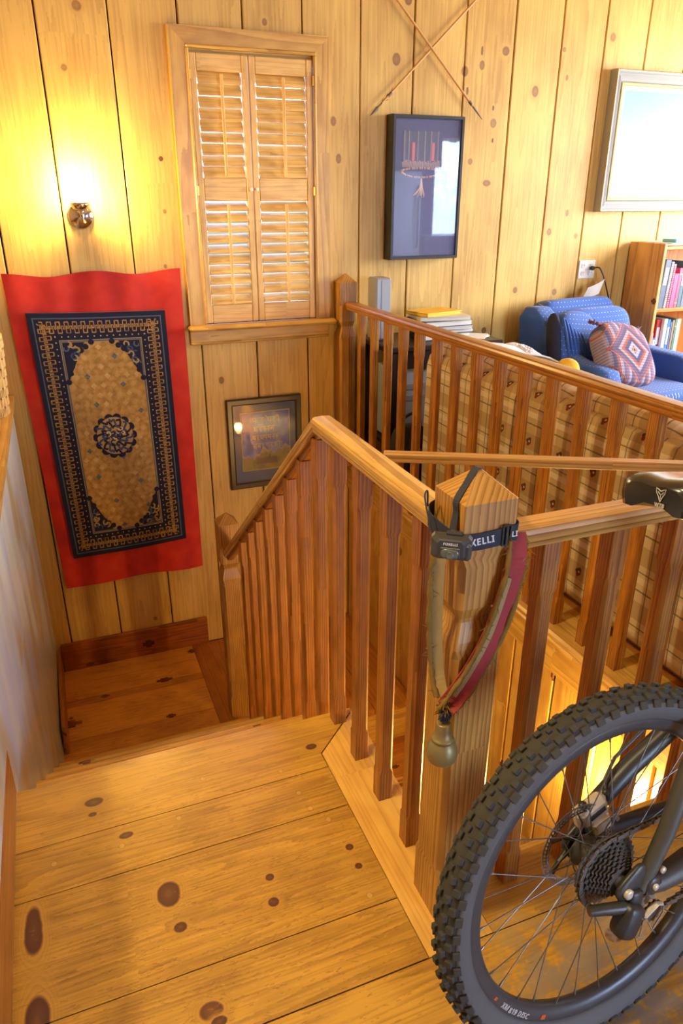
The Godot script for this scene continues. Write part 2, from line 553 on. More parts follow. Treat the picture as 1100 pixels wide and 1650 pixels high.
func wear(im: Image) -> void:      # scratches, nail plugs and the trodden-in dirt where the bike stands
	var r := RandomNumberGenerator.new()
	r.seed = 99
	var d := noise_bytes(1024, 1024, 0.018, 1, 71, 4)
	var d2 := noise_bytes(1024, 1024, 0.11, 1, 72, 3)
	var data := im.get_data()
	for y in range(380, 1024):
		var gx := clampf((y - 500.0) / 160.0, 0.0, 1.0)
		for x in range(420, 1024):
			var gz := clampf((x - 440.0) / 120.0, 0.0, 1.0)
			var i := y * 1024 + x
			var t := clampf((d[i] - 70.0) / 80.0 + (d2[i] - 128.0) / 160.0, 0.0, 1.0) * gx * gz * 0.85
			if t > 0.0:
				data[i * 3] = int(lerpf(data[i * 3], 136, t)); data[i * 3 + 1] = int(lerpf(data[i * 3 + 1], 124, t)); data[i * 3 + 2] = int(lerpf(data[i * 3 + 2], 116, t))
	for k in 2600:
		var x := int(clampf(r.randfn(330, 150), 4, 1010)); var y := int(clampf(r.randfn(330, 180), 4, 1000))
		var ln := r.randi_range(2, 9)
		var light := r.randf() < 0.45
		var a := r.randf_range(-0.5, 0.5)
		for s in ln:
			var px := clampi(x + int(s * a), 0, 1023); var py := clampi(y + s, 0, 1023)
			var o := (py * 1024 + px) * 3
			var f := 0.22 if light else 0.35
			var c := [225, 190, 130] if light else [95, 55, 20]
			for q in 3: data[o + q] = int(lerpf(data[o + q], c[q], f))
	for k in [[-.02, -1.355], [.2, -1.5], [.42, -1.36], [.43, -1.3], [.12, -1.39], [.4, -1.45], [.46, -1.25], [-.17, -1.36], [.47, -1.02], [.44, -1.42]]:
		var cx := int((k[1] + 1.67) * 1024 / 1.7); var cy := int((k[0] + .3) * 1024 / 1.6)
		for y in range(-5, 6):
			for x in range(-5, 6):
				var rr := x * x + y * y
				if rr > 25: continue
				var o := ((cy + y) * 1024 + cx + x) * 3
				var f := 0.5 if rr < 17 else 0.3
				var c := [205, 165, 95] if rr < 17 else [110, 70, 30]
				for q in 3: data[o + q] = int(lerpf(data[o + q], c[q], f))
	im.set_data(1024, 1024, false, Image.FORMAT_RGB8, data)

# ---------------------------------------------------------------- the room
func plank(parent: Node, x0: float, x1: float, y0: float, y1: float) -> void:
	var w := x1 - x0 - 0.006
	var cx := (x0 + x1) / 2
	var cy := (y0 + y1) / 2
	var m := MB.new()
	bx(m, Transform3D(), Vector3(w, y1 - y0, 0.02), 0.004, 1, Vector2((cx - WX0) / WW, (WTOP - cy) / WH), Vector2(1.0 / (WW * 0.83), -1.0 / WH))
	put("plank", m, M.panel, parent, Vector3(cx, cy, BACK - 0.01 + rng.randf_range(-0.0015, 0.0015)))

func build_shell() -> void:
	# back wall: backing with the window opening, then its planks
	var m := MB.new()
	for r in [[-2.2, .735, -2.6, 3.3], [1.31, 5.1, -2.6, 3.3], [.735, 1.31, -2.6, .83], [.735, 1.31, 2.0, 3.3]]:
		bx(m, T((r[0] + r[1]) / 2, (r[2] + r[3]) / 2, BACK - .09), Vector3(r[1] - r[0], r[3] - r[2], .13), .001)
	var wall := struct(put("wall_back", m, M.gap)) as Node3D
	for i in SEAMS.size() - 1:
		var a: float = SEAMS[i]; var b: float = SEAMS[i + 1]
		var low := -1.03 if a < .69 else (-2.45 if a < 1.5 else 0.0)
		if a < -.43: low = -0.3
		if a > .69 and a < 1.26:
			plank(wall, a, b, low, .79); plank(wall, a, b, 2.02, 3.3)
		elif a > 1.26 and a < 1.5:
			var mm := MB.new()
			slab(mm, PackedVector2Array([Vector2(a + .003, -3.3), Vector2(b - .003, -3.3), Vector2(b - .003, -low), Vector2(a + .003, -low), Vector2(a + .003, -.79), Vector2(1.33, -.79), Vector2(1.33, -2.03), Vector2(a + .003, -2.03)]), 0, .02, Vector2(1.0 / WW, 1.0 / WH), Vector2(-WX0 / WW, WTOP / WH), false)
			var pn := put("plank", mm, M.panel, wall, Vector3(0, 0, BACK - .02))
			pn.rotation.x = PI / 2
		else:
			plank(wall, a, b, low, 3.3)
	# floor of the landing and the living room: solid slabs, the landing's boards on top
	m = MB.new()
	bx(m, T(-.05, -1.3, 1.2), Vector3(1.44, 2.54, 5.4), .001)       # under the landing, z from -1.5
	bx(m, T(3.0, -1.3, 1.12), Vector3(4.7, 2.54, 4.2), .001)        # right of it, z from -.98
	var sub := struct(put("floor", m, M.gap)) as Node3D
	var ks := Vector2(1 / 1.7, 1 / 1.6)
	var uo := Vector2(1.67 / 1.7, .3 / 1.6)
	var zs := [-1.626, -1.42, -1.278, -.993, -.846, -.56, -.418, -.13, .02, .3, .45, .75, .9, 1.2, 1.35, 1.65, 1.8, 2.1, 2.25, 2.55, 2.7, 3.0, 3.2]
	var g := .0012
	for i in zs.size() - 1:
		var z0: float = zs[i] + (g if i else 0.0); var z1: float = zs[i + 1] - g
		m = MB.new()
		if i == 0:      # nosing board, mitred into the border strip
			slab(m, PackedVector2Array([Vector2(-.26, z0), Vector2(.668, z0), Vector2(.668, z0 + .012), Vector2(.522, -1.475), Vector2(.522, z1), Vector2(-.26, z1)]), -.03, 0, ks, uo)
		elif zs[i + 1] < -.8:
			slab(m, PackedVector2Array([Vector2(-.26, z0), Vector2(.5225, z0), Vector2(.5225, z1), Vector2(-.26, z1)]), -.03, 0, ks, uo)
		else:
			var xa := .66
			if z0 < -.8: z0 = -.844
			# two lengths so that no board is endless
			for q in [[-.26, .95 + .4 * sin(i * 2.3)], [.95 + .4 * sin(i * 2.3), 2.6], [2.6, 5.0]]:
				var mm := MB.new()
				slab(mm, PackedVector2Array([Vector2(q[0], z0), Vector2(q[1] - .001, z0), Vector2(q[1] - .001, z1), Vector2(q[0], z1)]), -.03, 0, ks, uo + Vector2(0, 0.0 if q[0] < 2 else .37))
				put("floor_board", mm, M.floor, sub)
			continue
		put("floor_board", m, M.floor, sub)
	for q in [[.674, 1.5], [1.5, 2.9], [2.9, 5.0]]:                     # boards under the short balustrade
		m = MB.new()
		slab(m, PackedVector2Array([Vector2(q[0], -1.0), Vector2(q[1] - .001, -1.0), Vector2(q[1] - .001, -.8465), Vector2(q[0], -.8465)]), -.03, 0, ks, uo)
		put("floor_board", m, M.floor, sub)
	m = MB.new()
	slab(m, PackedVector2Array([Vector2(.5245, -1.472), Vector2(.6705, -1.610), Vector2(.6725, -1.610), Vector2(.6725, -.8465), Vector2(.5245, -.8465)]), -.03, .0005, Vector2(4, .8), Vector2(.2, .1), false)
	put("border_strip", m, M.strip_wood, sub)
	# living room floor beyond the stairwell
	m = MB.new()
	bx(m, T(3.26, -.17, -2.34), Vector3(3.48, .28, 2.68), .001)
	var sub2 := struct(put("floor", m, M.gap)) as Node3D
	for i in 12:
		for q in [[-3.69, -2.2], [-2.2, -1.0]]:
			m = MB.new()
			slab(m, PackedVector2Array([Vector2(1.66 + i * .28, q[0]), Vector2(1.937 + i * .28, q[0]), Vector2(1.937 + i * .28, q[1] - .002), Vector2(1.66 + i * .28, q[1] - .002)]), -.03, 0, Vector2(1.2, .7), Vector2(rng.randf(), rng.randf()), false)
			put("floor_board", m, M.pine_dark, sub2)
	# stairwell wall under the living room, panelled, with its edge boards
	m = MB.new()
	bx(m, T(1.58, -1.36, -2.34), Vector3(.12, 2.2, 2.7), .001)
	var sw := struct(put("wall_stairwell", m, M.gap)) as Node3D
	var z := -3.68
	while z < -1.0:
		var w := minf(.245, -1.0 - z)
		m = mono(Transform3D(), Vector3(.02, 2.4, w - .006), .005, 1, Vector2(2.6, .9))
		put("plank", m, M.pine, sw, Vector3(1.51, -1.28, z + w / 2))
		z += .245
	put("floor_edge", mono(Transform3D(), Vector3(.19, .028, 2.69), .008, 2), M.pine, sw, Vector3(1.575, -.014, -2.345))
	put("apron_board", mono(Transform3D(), Vector3(.018, .13, 2.68), .004, 2), M.pine, sw, Vector3(1.497, -.095, -2.345))
	put("apron_moulding", mono(Transform3D(), Vector3(.026, .02, 2.68), .006, 2), M.pine, sw, Vector3(1.493, -.036, -2.345))
	# wall under the short balustrade, closing the stairwell towards the camera
	m = MB.new()
	bx(m, T(1.09, -1.3, -.985), Vector3(.84, 2.54, .03), .001)
	var sw2 := struct(put("wall_stairwell", m, M.pine)) as Node3D
	put("floor_edge", mono(Transform3D(), Vector3(.83, .028, .04), .008, 0), M.pine, sw2, Vector3(1.085, -.016, -1.0))
	# far rooms: ceiling, right, rear, left
	m = MB.new(); bx(m, T(2.2, 3.36, -.2), Vector3(9.2, .12, 7.4), .001)
	struct(put("ceiling", m, M.ceiling))
	m = MB.new()
	for r in [[-3.85, -3.35, 0, 3.3], [-1.35, 1.3, 0, 3.3], [-3.35, -1.35, 2.3, 3.3], [-3.35, -1.35, -.2, .92]]:
		bx(m, T(5.02, (r[2] + r[3]) / 2, (r[0] + r[1]) / 2), Vector3(.14, r[3] - r[2], r[1] - r[0]), .001)
	for r in [[4.95, 5.1, -.1, 3.3], [6.1, 6.25, -.1, 3.3], [5.1, 6.1, -.1, .92], [5.1, 6.1, 2.08, 3.3]]:
		bx(m, T((r[0] + r[1]) / 2, (r[2] + r[3]) / 2, 1.24), Vector3(r[1] - r[0], r[3] - r[2], .12), .001)
	bx(m, T(6.27, 1.6, 2.3), Vector3(.14, 3.4, 2.2), .001)
	struct(put("wall_right", m, M.far_wall))
	m = MB.new()
	for r in [[-2.2, 1.8, -.2, 3.3], [1.8, 3.4, 2.2, 3.3], [1.8, 3.4, -.2, .1], [3.4, 4.2, -.2, 3.3]]:
		bx(m, T((r[0] + r[1]) / 2, (r[2] + r[3]) / 2, 3.27), Vector3(r[1] - r[0], r[3] - r[2], .14), .001)
	struct(put("wall_rear", m, M.far_wall))
	m = MB.new()
	for r in [[4.2, 5.6, -.2, 3.3], [5.6, 6.34, -.2, .85], [5.6, 6.34, 2.2, 3.3]]:
		bx(m, T((r[0] + r[1]) / 2, (r[2] + r[3]) / 2, 3.27), Vector3(r[1] - r[0], r[3] - r[2], .14), .001)
	struct(put("wall_kitchen", m, mk("violet_paint", Color(0.34, 0.27, 0.60), .6)))
	m = MB.new(); bx(m, T(-2.14, 1.0, -.2), Vector3(.12, 4.7, 7.2), .001)
	struct(put("wall_left", m, M.far_wall))
	m = MB.new(); bx(m, T(-1.24, -.32, -.2), Vector3(1.75, .06, 7.1), .001)
	struct(put("floor", m, M.pine_dark))
	m = MB.new(); bx(m, T(.6, -2.62, -1.6), Vector3(2.2, .06, 4.4), .001)
	struct(put("floor", m, M.pine_dark))
	glazing("window_2", Vector3(5.02, 1.61, -2.35), Vector2(2.0, 1.38), 2, PI / 2)
	glazing("door_1", Vector3(2.6, 1.15, 3.25), Vector2(1.6, 2.1), 2, 0.0)
	glazing("window_4", Vector3(5.6, 1.5, 1.24), Vector2(1.0, 1.16), 2, 0.0)
	glazing("window_3", Vector3(5.95, 1.52, 3.25), Vector2(.7, 1.35), 1, 0.0)

func glazing(called: String, at: Vector3, size: Vector2, n: int, turn: float) -> void:
	var o := Node3D.new()
	o.name = called
	o.position = at
	o.rotation.y = turn
	add_child(o)
	struct(o)
	var w := size.x / n
	for i in n + 1:
		put("mullion", mono(Transform3D(), Vector3(.06, size.y, .06), .006), M.white_paint, o, Vector3(-size.x / 2 + w * i, 0, 0))
	for s in [-1, 1]:
		put("rail", mono(Transform3D(), Vector3(size.x, .06, .055), .006, 0), M.white_paint, o, Vector3(0, s * size.y / 2, 0))
	for i in n:
		put("pane", mono(Transform3D(), Vector3(w - .05, size.y - .05, .006), .001), M.glass, o, Vector3(-size.x / 2 + w * (i + .5), 0, 0))

# ---------------------------------------------------------------- shuttered window
func build_window() -> void:
	var o := Node3D.new()
	o.name = "window_1"
	add_child(o)
	struct(o, "tall narrow window with closed louvred shutters and a broad pine casing", "window")
	var zc := BACK + .014
	# mitred casing: outer x .65-1.388, y .80-2.082; inner .735-1.312, .83-2.003
	var kx := Vector2(3.0, .8)
	var put_case := func(pts: Array, sw: bool, off: float) -> void:
		var m := MB.new()
		slab(m, PackedVector2Array(pts), 0, .026, kx, Vector2(off, off * .7), sw)
		var n := put("casing_board", m, M.casing, o, Vector3(0, 0, BACK))
		n.rotation.x = PI / 2
	# slab lies in (x, -y) when turned upright
	put_case.call([Vector2(.65, -2.082), Vector2(.735, -2.003), Vector2(.735, -.82), Vector2(.65, -.82)], false, .1)
	put_case.call([Vector2(1.388, -2.082), Vector2(1.388, -.82), Vector2(1.312, -.82), Vector2(1.312, -2.003)], false, .4)
	put_case.call([Vector2(.65, -2.082), Vector2(1.388, -2.082), Vector2(1.312, -2.003), Vector2(.735, -2.003)], true, .7)
	# inner bead
	for s in [.729, 1.318]:
		put("bead", mono(Transform3D(), Vector3(.014, 1.18, .03), .005), M.casing, o, Vector3(s, 1.412, BACK + .018))
	put("bead", mono(Transform3D(), Vector3(.6, .014, .03), .005, 0), M.casing, o, Vector3(1.0235, 2.008, BACK + .018))
	# jamb lining and glass
	for s in [.732, 1.314]:
		put("jamb", mono(Transform3D(), Vector3(.012, 1.18, .15), .002), M.casing, o, Vector3(s, 1.415, BACK - .07))
	put("head_jamb", mono(Transform3D(), Vector3(.58, .012, .15), .002, 0), M.casing, o, Vector3(1.0235, 2.0, BACK - .07))
	put("pane", mono(Transform3D(), Vector3(.58, 1.17, .005), .001), M.glass, o, Vector3(1.0235, 1.415, BACK - .12))
	# stool and apron
	put("sill", mono(Transform3D(), Vector3(.775, .026, .085), .011, 0), M.casing, o, Vector3(1.023, .806, BACK + .038))
	put("apron", mono(Transform3D(), Vector3(.735, .07, .022), .004, 0), M.casing, o, Vector3(1.014, .759, BACK + .012))
	put("apron_bead", mono(Transform3D(), Vector3(.735, .014, .034), .006, 0), M.casing, o, Vector3(1.014, .728, BACK + .014))
	shutter(o, .736, 1.0, -1, true)
	shutter(o, 1.003, 1.3065, 1, false)

func shutter(o: Node3D, x0: float, x1: float, side: int, left: bool) -> void:
	var s := group3("shutter", o, Vector3(0, 0, BACK + .010))
	var y0 := .824; var y1 := 1.985
	var st := .030
	put("stile", mono(Transform3D(), Vector3(st, y1 - y0, .026), .004), M.shutter_wood, s, Vector3(x0 + st / 2, (y0 + y1) / 2, 0))
	put("stile", mono(Transform3D(), Vector3(st, y1 - y0, .026), .004), M.shutter_wood, s, Vector3(x1 - st / 2, (y0 + y1) / 2, 0))
	var xa := x0 + st; var xb := x1 - st
	var cx := (xa + xb) / 2; var w := xb - xa - .001
	for r in [[1.916, y1], [1.385, 1.487], [y0, .912]]:
		put("rail", mono(Transform3D(), Vector3(w, r[1] - r[0], .022), .003, 0), M.shutter_wood, s, Vector3(cx, (r[0] + r[1]) / 2, 0))
	var cord := 0
	for span in [[1.487, 1.916, 9], [.912, 1.385, 10]]:
		var n: int = span[2]
		var pitch: float = (span[1] - span[0]) / n
		for i in n:
			var y: float = span[0] + pitch * (i + .5)
			var tilt := deg_to_rad(66.0 if span[0] > 1.2 else 51.0) + rng.randf_range(-.10, .05)
			if rng.randf() < .25: tilt -= .14
			var m := MB.new()
			var prof := PackedVector3Array()
			var rings := []
			for e in [-1, 1]:
				var ring := PackedVector3Array()
				for a in 10:
					var th := TAU * a / 10
					ring.append(Vector3(e * (w / 2 - .0025), sin(th) * .0048, cos(th) * .0285))
				rings.append(ring)
			loft(m, rings, 1, true, Vector2(4, .9), Vector2(rng.randf(), rng.randf()))
			var sl := put("slat", m, M.shutter_wood, s, Vector3(cx, y, 0))
			sl.rotation = Vector3(tilt, 0, rng.randf_range(-.004, .004))
		put("tilt_rod", mono(Transform3D(), Vector3(.0125, span[1] - span[0] - .015, .011), .002), M.shutter_wood, s, Vector3(cx + .003, (span[0] + span[1]) / 2 - .004, .036))
	for y in [1.90, 1.43]:
		var m := MB.new()
		bx(m, Transform3D(), Vector3(.012, .045, .012), .003)
		var h := put("hinge", m, M.brass, s, Vector3(x0 - .002 if left else x1 + .002, y, .016))
	var kb := MB.new()
	lathe(kb, Transform3D(Basis(Vector3.RIGHT, PI / 2), Vector3.ZERO), [Vector2(0, -.002), Vector2(.004, 0), Vector2(.004, .008), Vector2(.008, .011), Vector2(.0085, .016), Vector2(.006, .019), Vector2(0, .02)], 14)
	put("knob", kb, M.white_paint, s, Vector3(x1 - .012 if left else x0 + .012, 1.437, .013))

# ---------------------------------------------------------------- stairs
func build_stairs() -> void:
	var t := thing("staircase", "narrow pine staircase leading down from the landing to the lower landing by the rug", "staircase", Vector3(.2, -1.025, -2.2))
	var o := Vector3(-.2, 1.025, 2.2)
	for k in range(1, 5):
		var y := -.205 * k
		var z := -1.622 - .268 * k
		var m := MB.new()
		var pts := PackedVector2Array()
		# nosing rounded in section: sweep along x
		var prof := PackedVector2Array([Vector2(.29, -.03), Vector2(.29, 0), Vector2(.006, 0), Vector2(-.006, -.006), Vector2(-.01, -.015), Vector2(-.006, -.025), Vector2(.004, -.03)])
		var rings := []
		for x in [-.235 - .007 * 0, .655]:
			var r := PackedVector3Array()
			for q in prof: r.append(Vector3(x, y + q.y, z + q.x))
			rings.append(r)
		loft(m, rings, -1, true, Vector2(3, .9), Vector2(rng.randf(), rng.randf()))
		put("tread", m, M.tread_light if k != 3 else M.pine, t, o)
	for k in range(0, 5):
		var y := -.205 * k - .03
		var z := -1.63 - .268 * k + .012
		put("riser", mono(Transform3D(), Vector3(.895, .175, .016), .001, 0), M.pine, t, o + Vector3(.205, y - .0875, z))
	# open stringer on the stairwell side, skirt on the wall side
	var m := MB.new()
	var a := Vector3(.648, -.03, -1.63); var d := Vector3(0, -.205, -.268)
	var dn := d.normalized()
	var len := d.length() * 5.0
	var xf := Transform3D(Basis(Vector3.RIGHT, atan2(.205, .268) * -1.0), a + d * 2.5 + Vector3(0, -.16, 0))
	bx(m, xf, Vector3(.03, .20, len + .1), .003, 2)
	put("stringer", m, M.pine, t, o)
	# lower landing: boards across, border strip, floor carrying on behind the balustrade
	m = MB.new()
	bx(m, T(.62, -1.12, -3.22), Vector3(1.76, .13, .95), .001)
	var lf := struct(put("floor", m, M.gap)) as Node3D
	var zs := [-3.69, -3.61, -3.545, -3.40, -3.345, -3.17, -3.075, -2.92, -2.75]
	for i in zs.size() - 1:
		m = MB.new()
		slab(m, PackedVector2Array([Vector2(-.24, zs[i] + .001), Vector2(.508, zs[i] + .001), Vector2(.508, zs[i + 1] - .001), Vector2(-.24, zs[i + 1] - .001)]), -1.055, -1.025, Vector2(1.0, 1.25), Vector2(3.7, .3))
		put("floor_board", m, M.lower_floor, lf)
	m = MB.new()
	slab(m, PackedVector2Array([Vector2(.510, -3.69), Vector2(.60, -3.69), Vector2(.66, -2.75), Vector2(.510, -2.75)]), -1.055, -1.0245, Vector2(3, .9), Vector2(.1, .3), false)
	put("border_strip", m, M.tread_dark, lf)
	for i in 4:
		m = MB.new()
		slab(m, PackedVector2Array([Vector2(.60 + .06 * 0 + i * .225, -3.69), Vector2(.822 + i * .225, -3.69), Vector2(.822 + i * .225, -2.75), Vector2((.662 if i == 0 else .60 + i * .225), -2.75)]), -1.055, -1.025, Vector2(3, .9), Vector2(rng.randf(), .2), false)
		put("floor_board", m, M.pine_dark, lf)
	# lower flight coming back under the landing
	var t2 := thing("staircase", "lower flight of pine stairs going down behind the balustrade in the stairwell", "staircase", Vector3(1.08, -2.0, -2.0))
	var o2 := Vector3(-1.08, 2.0, 2.0)
	for k in range(1, 7):
		put("tread", mono(Transform3D(), Vector3(.80, .03, .29), .008, 0), M.pine_dark, t2, o2 + Vector3(1.085, -1.04 - .205 * k, -2.745 + .268 * k - .13))
		put("riser", mono(Transform3D(), Vector3(.80, .175, .016), .001, 0), M.pine, t2, o2 + Vector3(1.085, -1.055 - .205 * k + .118, -2.745 + .268 * (k - 1)))
	m = MB.new()
	var xf2 := Transform3D(Basis(Vector3.RIGHT, atan2(.205, .268)), Vector3(1.487, -1.56, -2.05))
	bx(m, xf2, Vector3(.022, .2, 1.9), .003, 2)
	put("skirt_board", m, M.pine_dark, t2, o2)
	# baseboards
	m = MB.new()
	bx(m, Transform3D(), Vector3(.81, .175, .018), .004, 0, Vector2(.5, .5), Vector2(4.5, 1.2))
	struct(put("baseboard_back", m, M.baseboard, null, Vector3(.205, -.94, BACK + .01)))
	m = mono(Transform3D(), Vector3(.018, .16, .68), .004, 2)
	struct(put("baseboard_left", m, M.pine_dark, null, Vector3(-.213, -.945, -3.33)))
	m = mono(Transform3D(), Vector3(.02, .145, 3.2), .004, 2)
	struct(put("baseboard_left", m, M.pine_dark, null, Vector3(-.262, .0725, -.03)))

# ---------------------------------------------------------------- balustrades
# square post with stopped chamfers: rows of [height, half width, chamfer]
func post_mesh(rows: Array, apex := -1.0) -> MB:
	var m := MB.new()
	var rings := []
	for r in rows:
		var h: float = r[1]; var c: float = r[2]; var y: float = r[0]
		rings.append(PackedVector3Array([Vector3(-h, y, -h + c), Vector3(-h + c, y, -h), Vector3(h - c, y, -h), Vector3(h, y, -h + c), Vector3(h, y, h - c), Vector3(h - c, y, h), Vector3(-h + c, y, h), Vector3(-h, y, h - c)]))
	if apex > 0.0:
		var ring := PackedVector3Array()
		for i in 8: ring.append(Vector3(cos(PI / 8 + i * TAU / 8) * -.004, apex, sin(PI / 8 + i * TAU / 8) * -.004))
		ring = PackedVector3Array([Vector3(-.004, apex, -.003), Vector3(-.003, apex, -.004), Vector3(.003, apex, -.004), Vector3(.004, apex, -.003), Vector3(.004, apex, .003), Vector3(.003, apex, .004), Vector3(-.003, apex, .004), Vector3(-.004, apex, .003)])
		rings.append(ring)
	loft(m, rings, -1, true, Vector2(4.0, .83), Vector2(rng.randf(), rng.randf()))
	return m

func baluster_mesh(h: float) -> MB:
	var w := .0185
	return post_mesh([[0, w, .0012], [.085, w, .0012], [.095, w - .0008, .005], [.11, w - .0006, .0062], [h - .13, w - .0006, .0062], [h - .113, w - .0008, .005], [h - .10, w, .0012], [h, w, .0012]])

func newel_mesh(h: float, w := .05) -> MB:
	return post_mesh([[0, w, .001], [.12, w, .001], [.14, w - .0005, .010], [h - .295, w - .0005, .010], [h - .275, w, .004], [h - .262, w - .002, .004], [h - .226, w - .012, .004], [h - .219, w - .012, .004], [h - .195, w - .001, .010], [h - .115, w - .0005, .011], [h - .09, w, .001], [h, w, .001]], h + .042)

func rail_profile() -> PackedVector2Array:
	var p := PackedVector2Array()
	var w := .0285
	for q in [[-.020, -.040], [-w + .003, -.0385], [-w + .002, -.030], [-w, -.026], [-w - .001, -.012], [-w + .002, -.004], [-w + .008, 0.0], [0, .0012], [w - .008, 0], [w - .002, -.004], [w + .001, -.012], [w, -.026], [w - .002, -.030], [w - .003, -.0385], [.020, -.040]]:
		p.append(Vector2(q[0], q[1]))
	return p

func build_railings() -> void:
	var up := Vector3.UP
	var rt := Vector3.RIGHT
	var t := thing("balustrade", "pine stair balustrade turning at the big newel post that carries the headlamp and bell", "balustrade", Vector3(.622, 0, -.962))
	var o := Vector3(-.622, 0, .962)
	put("newel_post", newel_mesh(.95), M.newel_wood, t, Vector3.ZERO, "large square newel post with a pyramid top")
	put("newel_post", newel_mesh(1.075, .046), M.newel_wood, t, o + Vector3(.618, -1.025, -2.99), "small newel post at the foot of the stairs")
	var pr := rail_profile()
	var top := .885
	var m := MB.new()
	sweep(m, pr, [Vector3(.617, top, -1.005), Vector3(.617, top, -1.70)], [rt, rt], [up, up], Vector2(5, .83), Vector2(.3, .1))
	put("handrail", m, M.rail_wood, t, o)
	m = MB.new()
	var dz := Vector3(0, -.205, -.268).normalized()
	var nn := Vector3(0, dz.z * -1.0, dz.y).normalized()
	var p0 := Vector3(.617, top, -1.70)
	sweep(m, pr, [p0, p0 + Vector3(0, -.765 * .02, -.02), p0 + Vector3(0, -.765 * 1.25, -1.25)], [rt, rt, rt], [up, up, up], Vector2(5, .83), Vector2(.6, .4))
	put("handrail", m, M.rail_wood, t, o)
	m = MB.new()
	sweep(m, pr, [Vector3(.668, .880, -.958), Vector3(1.52, .880, -.958)], [Vector3(0, 0, 1), Vector3(0, 0, 1)], [up, up], Vector2(5, .83), Vector2(.1, .7))
	put("handrail", m, M.newel_wood, t, o)
	# fillet under the sloping rail
	m = MB.new()
	var fp := PackedVector2Array([Vector2(-.012, -.060), Vector2(-.012, -.036), Vector2(.012, -.036), Vector2(.012, -.060)])
	sweep(m, fp, [p0, p0 + Vector3(0, -.765 * 1.24, -1.24)], [rt, rt], [up, up])
	put("rail_fillet", m, M.fir, t, o)
	# landing balusters, stair balusters, balusters of the short run
	for z in [-1.123, -1.276, -1.430, -1.588]:
		put("baluster", baluster_mesh(.848), M.fir, t, o + Vector3(.617, 0, z))
	for k in range(1, 5):
		for q in [.179, .045]:
			var z: float = -1.63 - .268 * k + q
			var y := -.205 * k
			var h := .885 - .765 * (-1.70 - z) - .05 - y
			if z > -1.70: h = .848 - y
			put("baluster", baluster_mesh(h), M.fir, t, o + Vector3(.617, y, z))
	for x in [.775, .928, 1.08, 1.232, 1.384]:
		put("baluster", baluster_mesh(.842), M.fir, t, o + Vector3(x, 0, -.955))
	# balustrade between stairwell and living room
	var t2 := thing("balustrade", "reddish pine balustrade on the far side of the stairwell in front of the plaid sofa", "balustrade", Vector3(1.5, 0, -2.3))
	var o2 := Vector3(-1.5, 0, 2.3)
	var cx := func(z: float) -> float: return lerpf(1.472, 1.548, (z + 3.65) / 2.2)
	put("newel_post", newel_mesh(1.0, .046), M.newel_wood, t2, o2 + Vector3(1.462, 0, -3.645), "square newel post against the back wall")
	m = MB.new()
	var ca := Vector3(1.476, .905, -3.60); var cb := Vector3(1.562, .890, -1.0)
	var sd := (cb - ca).cross(up).normalized() * -1.0
	sweep(m, pr, [ca, cb], [sd, sd], [up, up], Vector2(5, .83), Vector2(.8, .2))
	put("handrail", m, M.fir_red, t2, o2)
	for i in 17:
		var z := -1.35 - .1512 * i + .152
		if z < -3.6: continue
		var f := (z - ca.z) / (cb.z - ca.z)
		put("baluster", baluster_mesh(lerpf(.868, .853, f)), M.fir_red, t2, o2 + Vector3(lerpf(ca.x, cb.x, f), 0, z))
	put("newel_post", newel_mesh(.95, .05), M.newel_wood, t2, o2 + Vector3(1.566, 0, -.962), "square newel post where the two balustrades meet")
	# the loose lath laid across the stairwell
	m = MB.new()
	var la := Vector3(.648, .874, -1.385); var lb := Vector3(1.515, .874, -.93)
	var ld := (lb - la)
	var xf := Transform3D(Basis(Vector3.UP, atan2(-ld.z, ld.x)), (la + lb) / 2)
	bx(m, xf, Vector3(ld.length(), .020, .028), .002, 0)
	for q in [.24, .9]:
		pass
	var lath := put("lath", m, M.newel_wood)
	tag(lath, "thin pale wooden lath bridging the stairwell corner from rail to rail", "lath")
	m = MB.new()
	lathe(m, Transform3D(Basis(Vector3.UP, atan2(-ld.z, ld.x)) * Basis(Vector3.RIGHT, PI / 2), la + ld * .115 + Vector3(.007, 0, .0132)), [Vector2(.0028, 0), Vector2(.0032, .0012), Vector2(.0, .002)], 10)
	put("nail_hole", m, M.gap, lath)

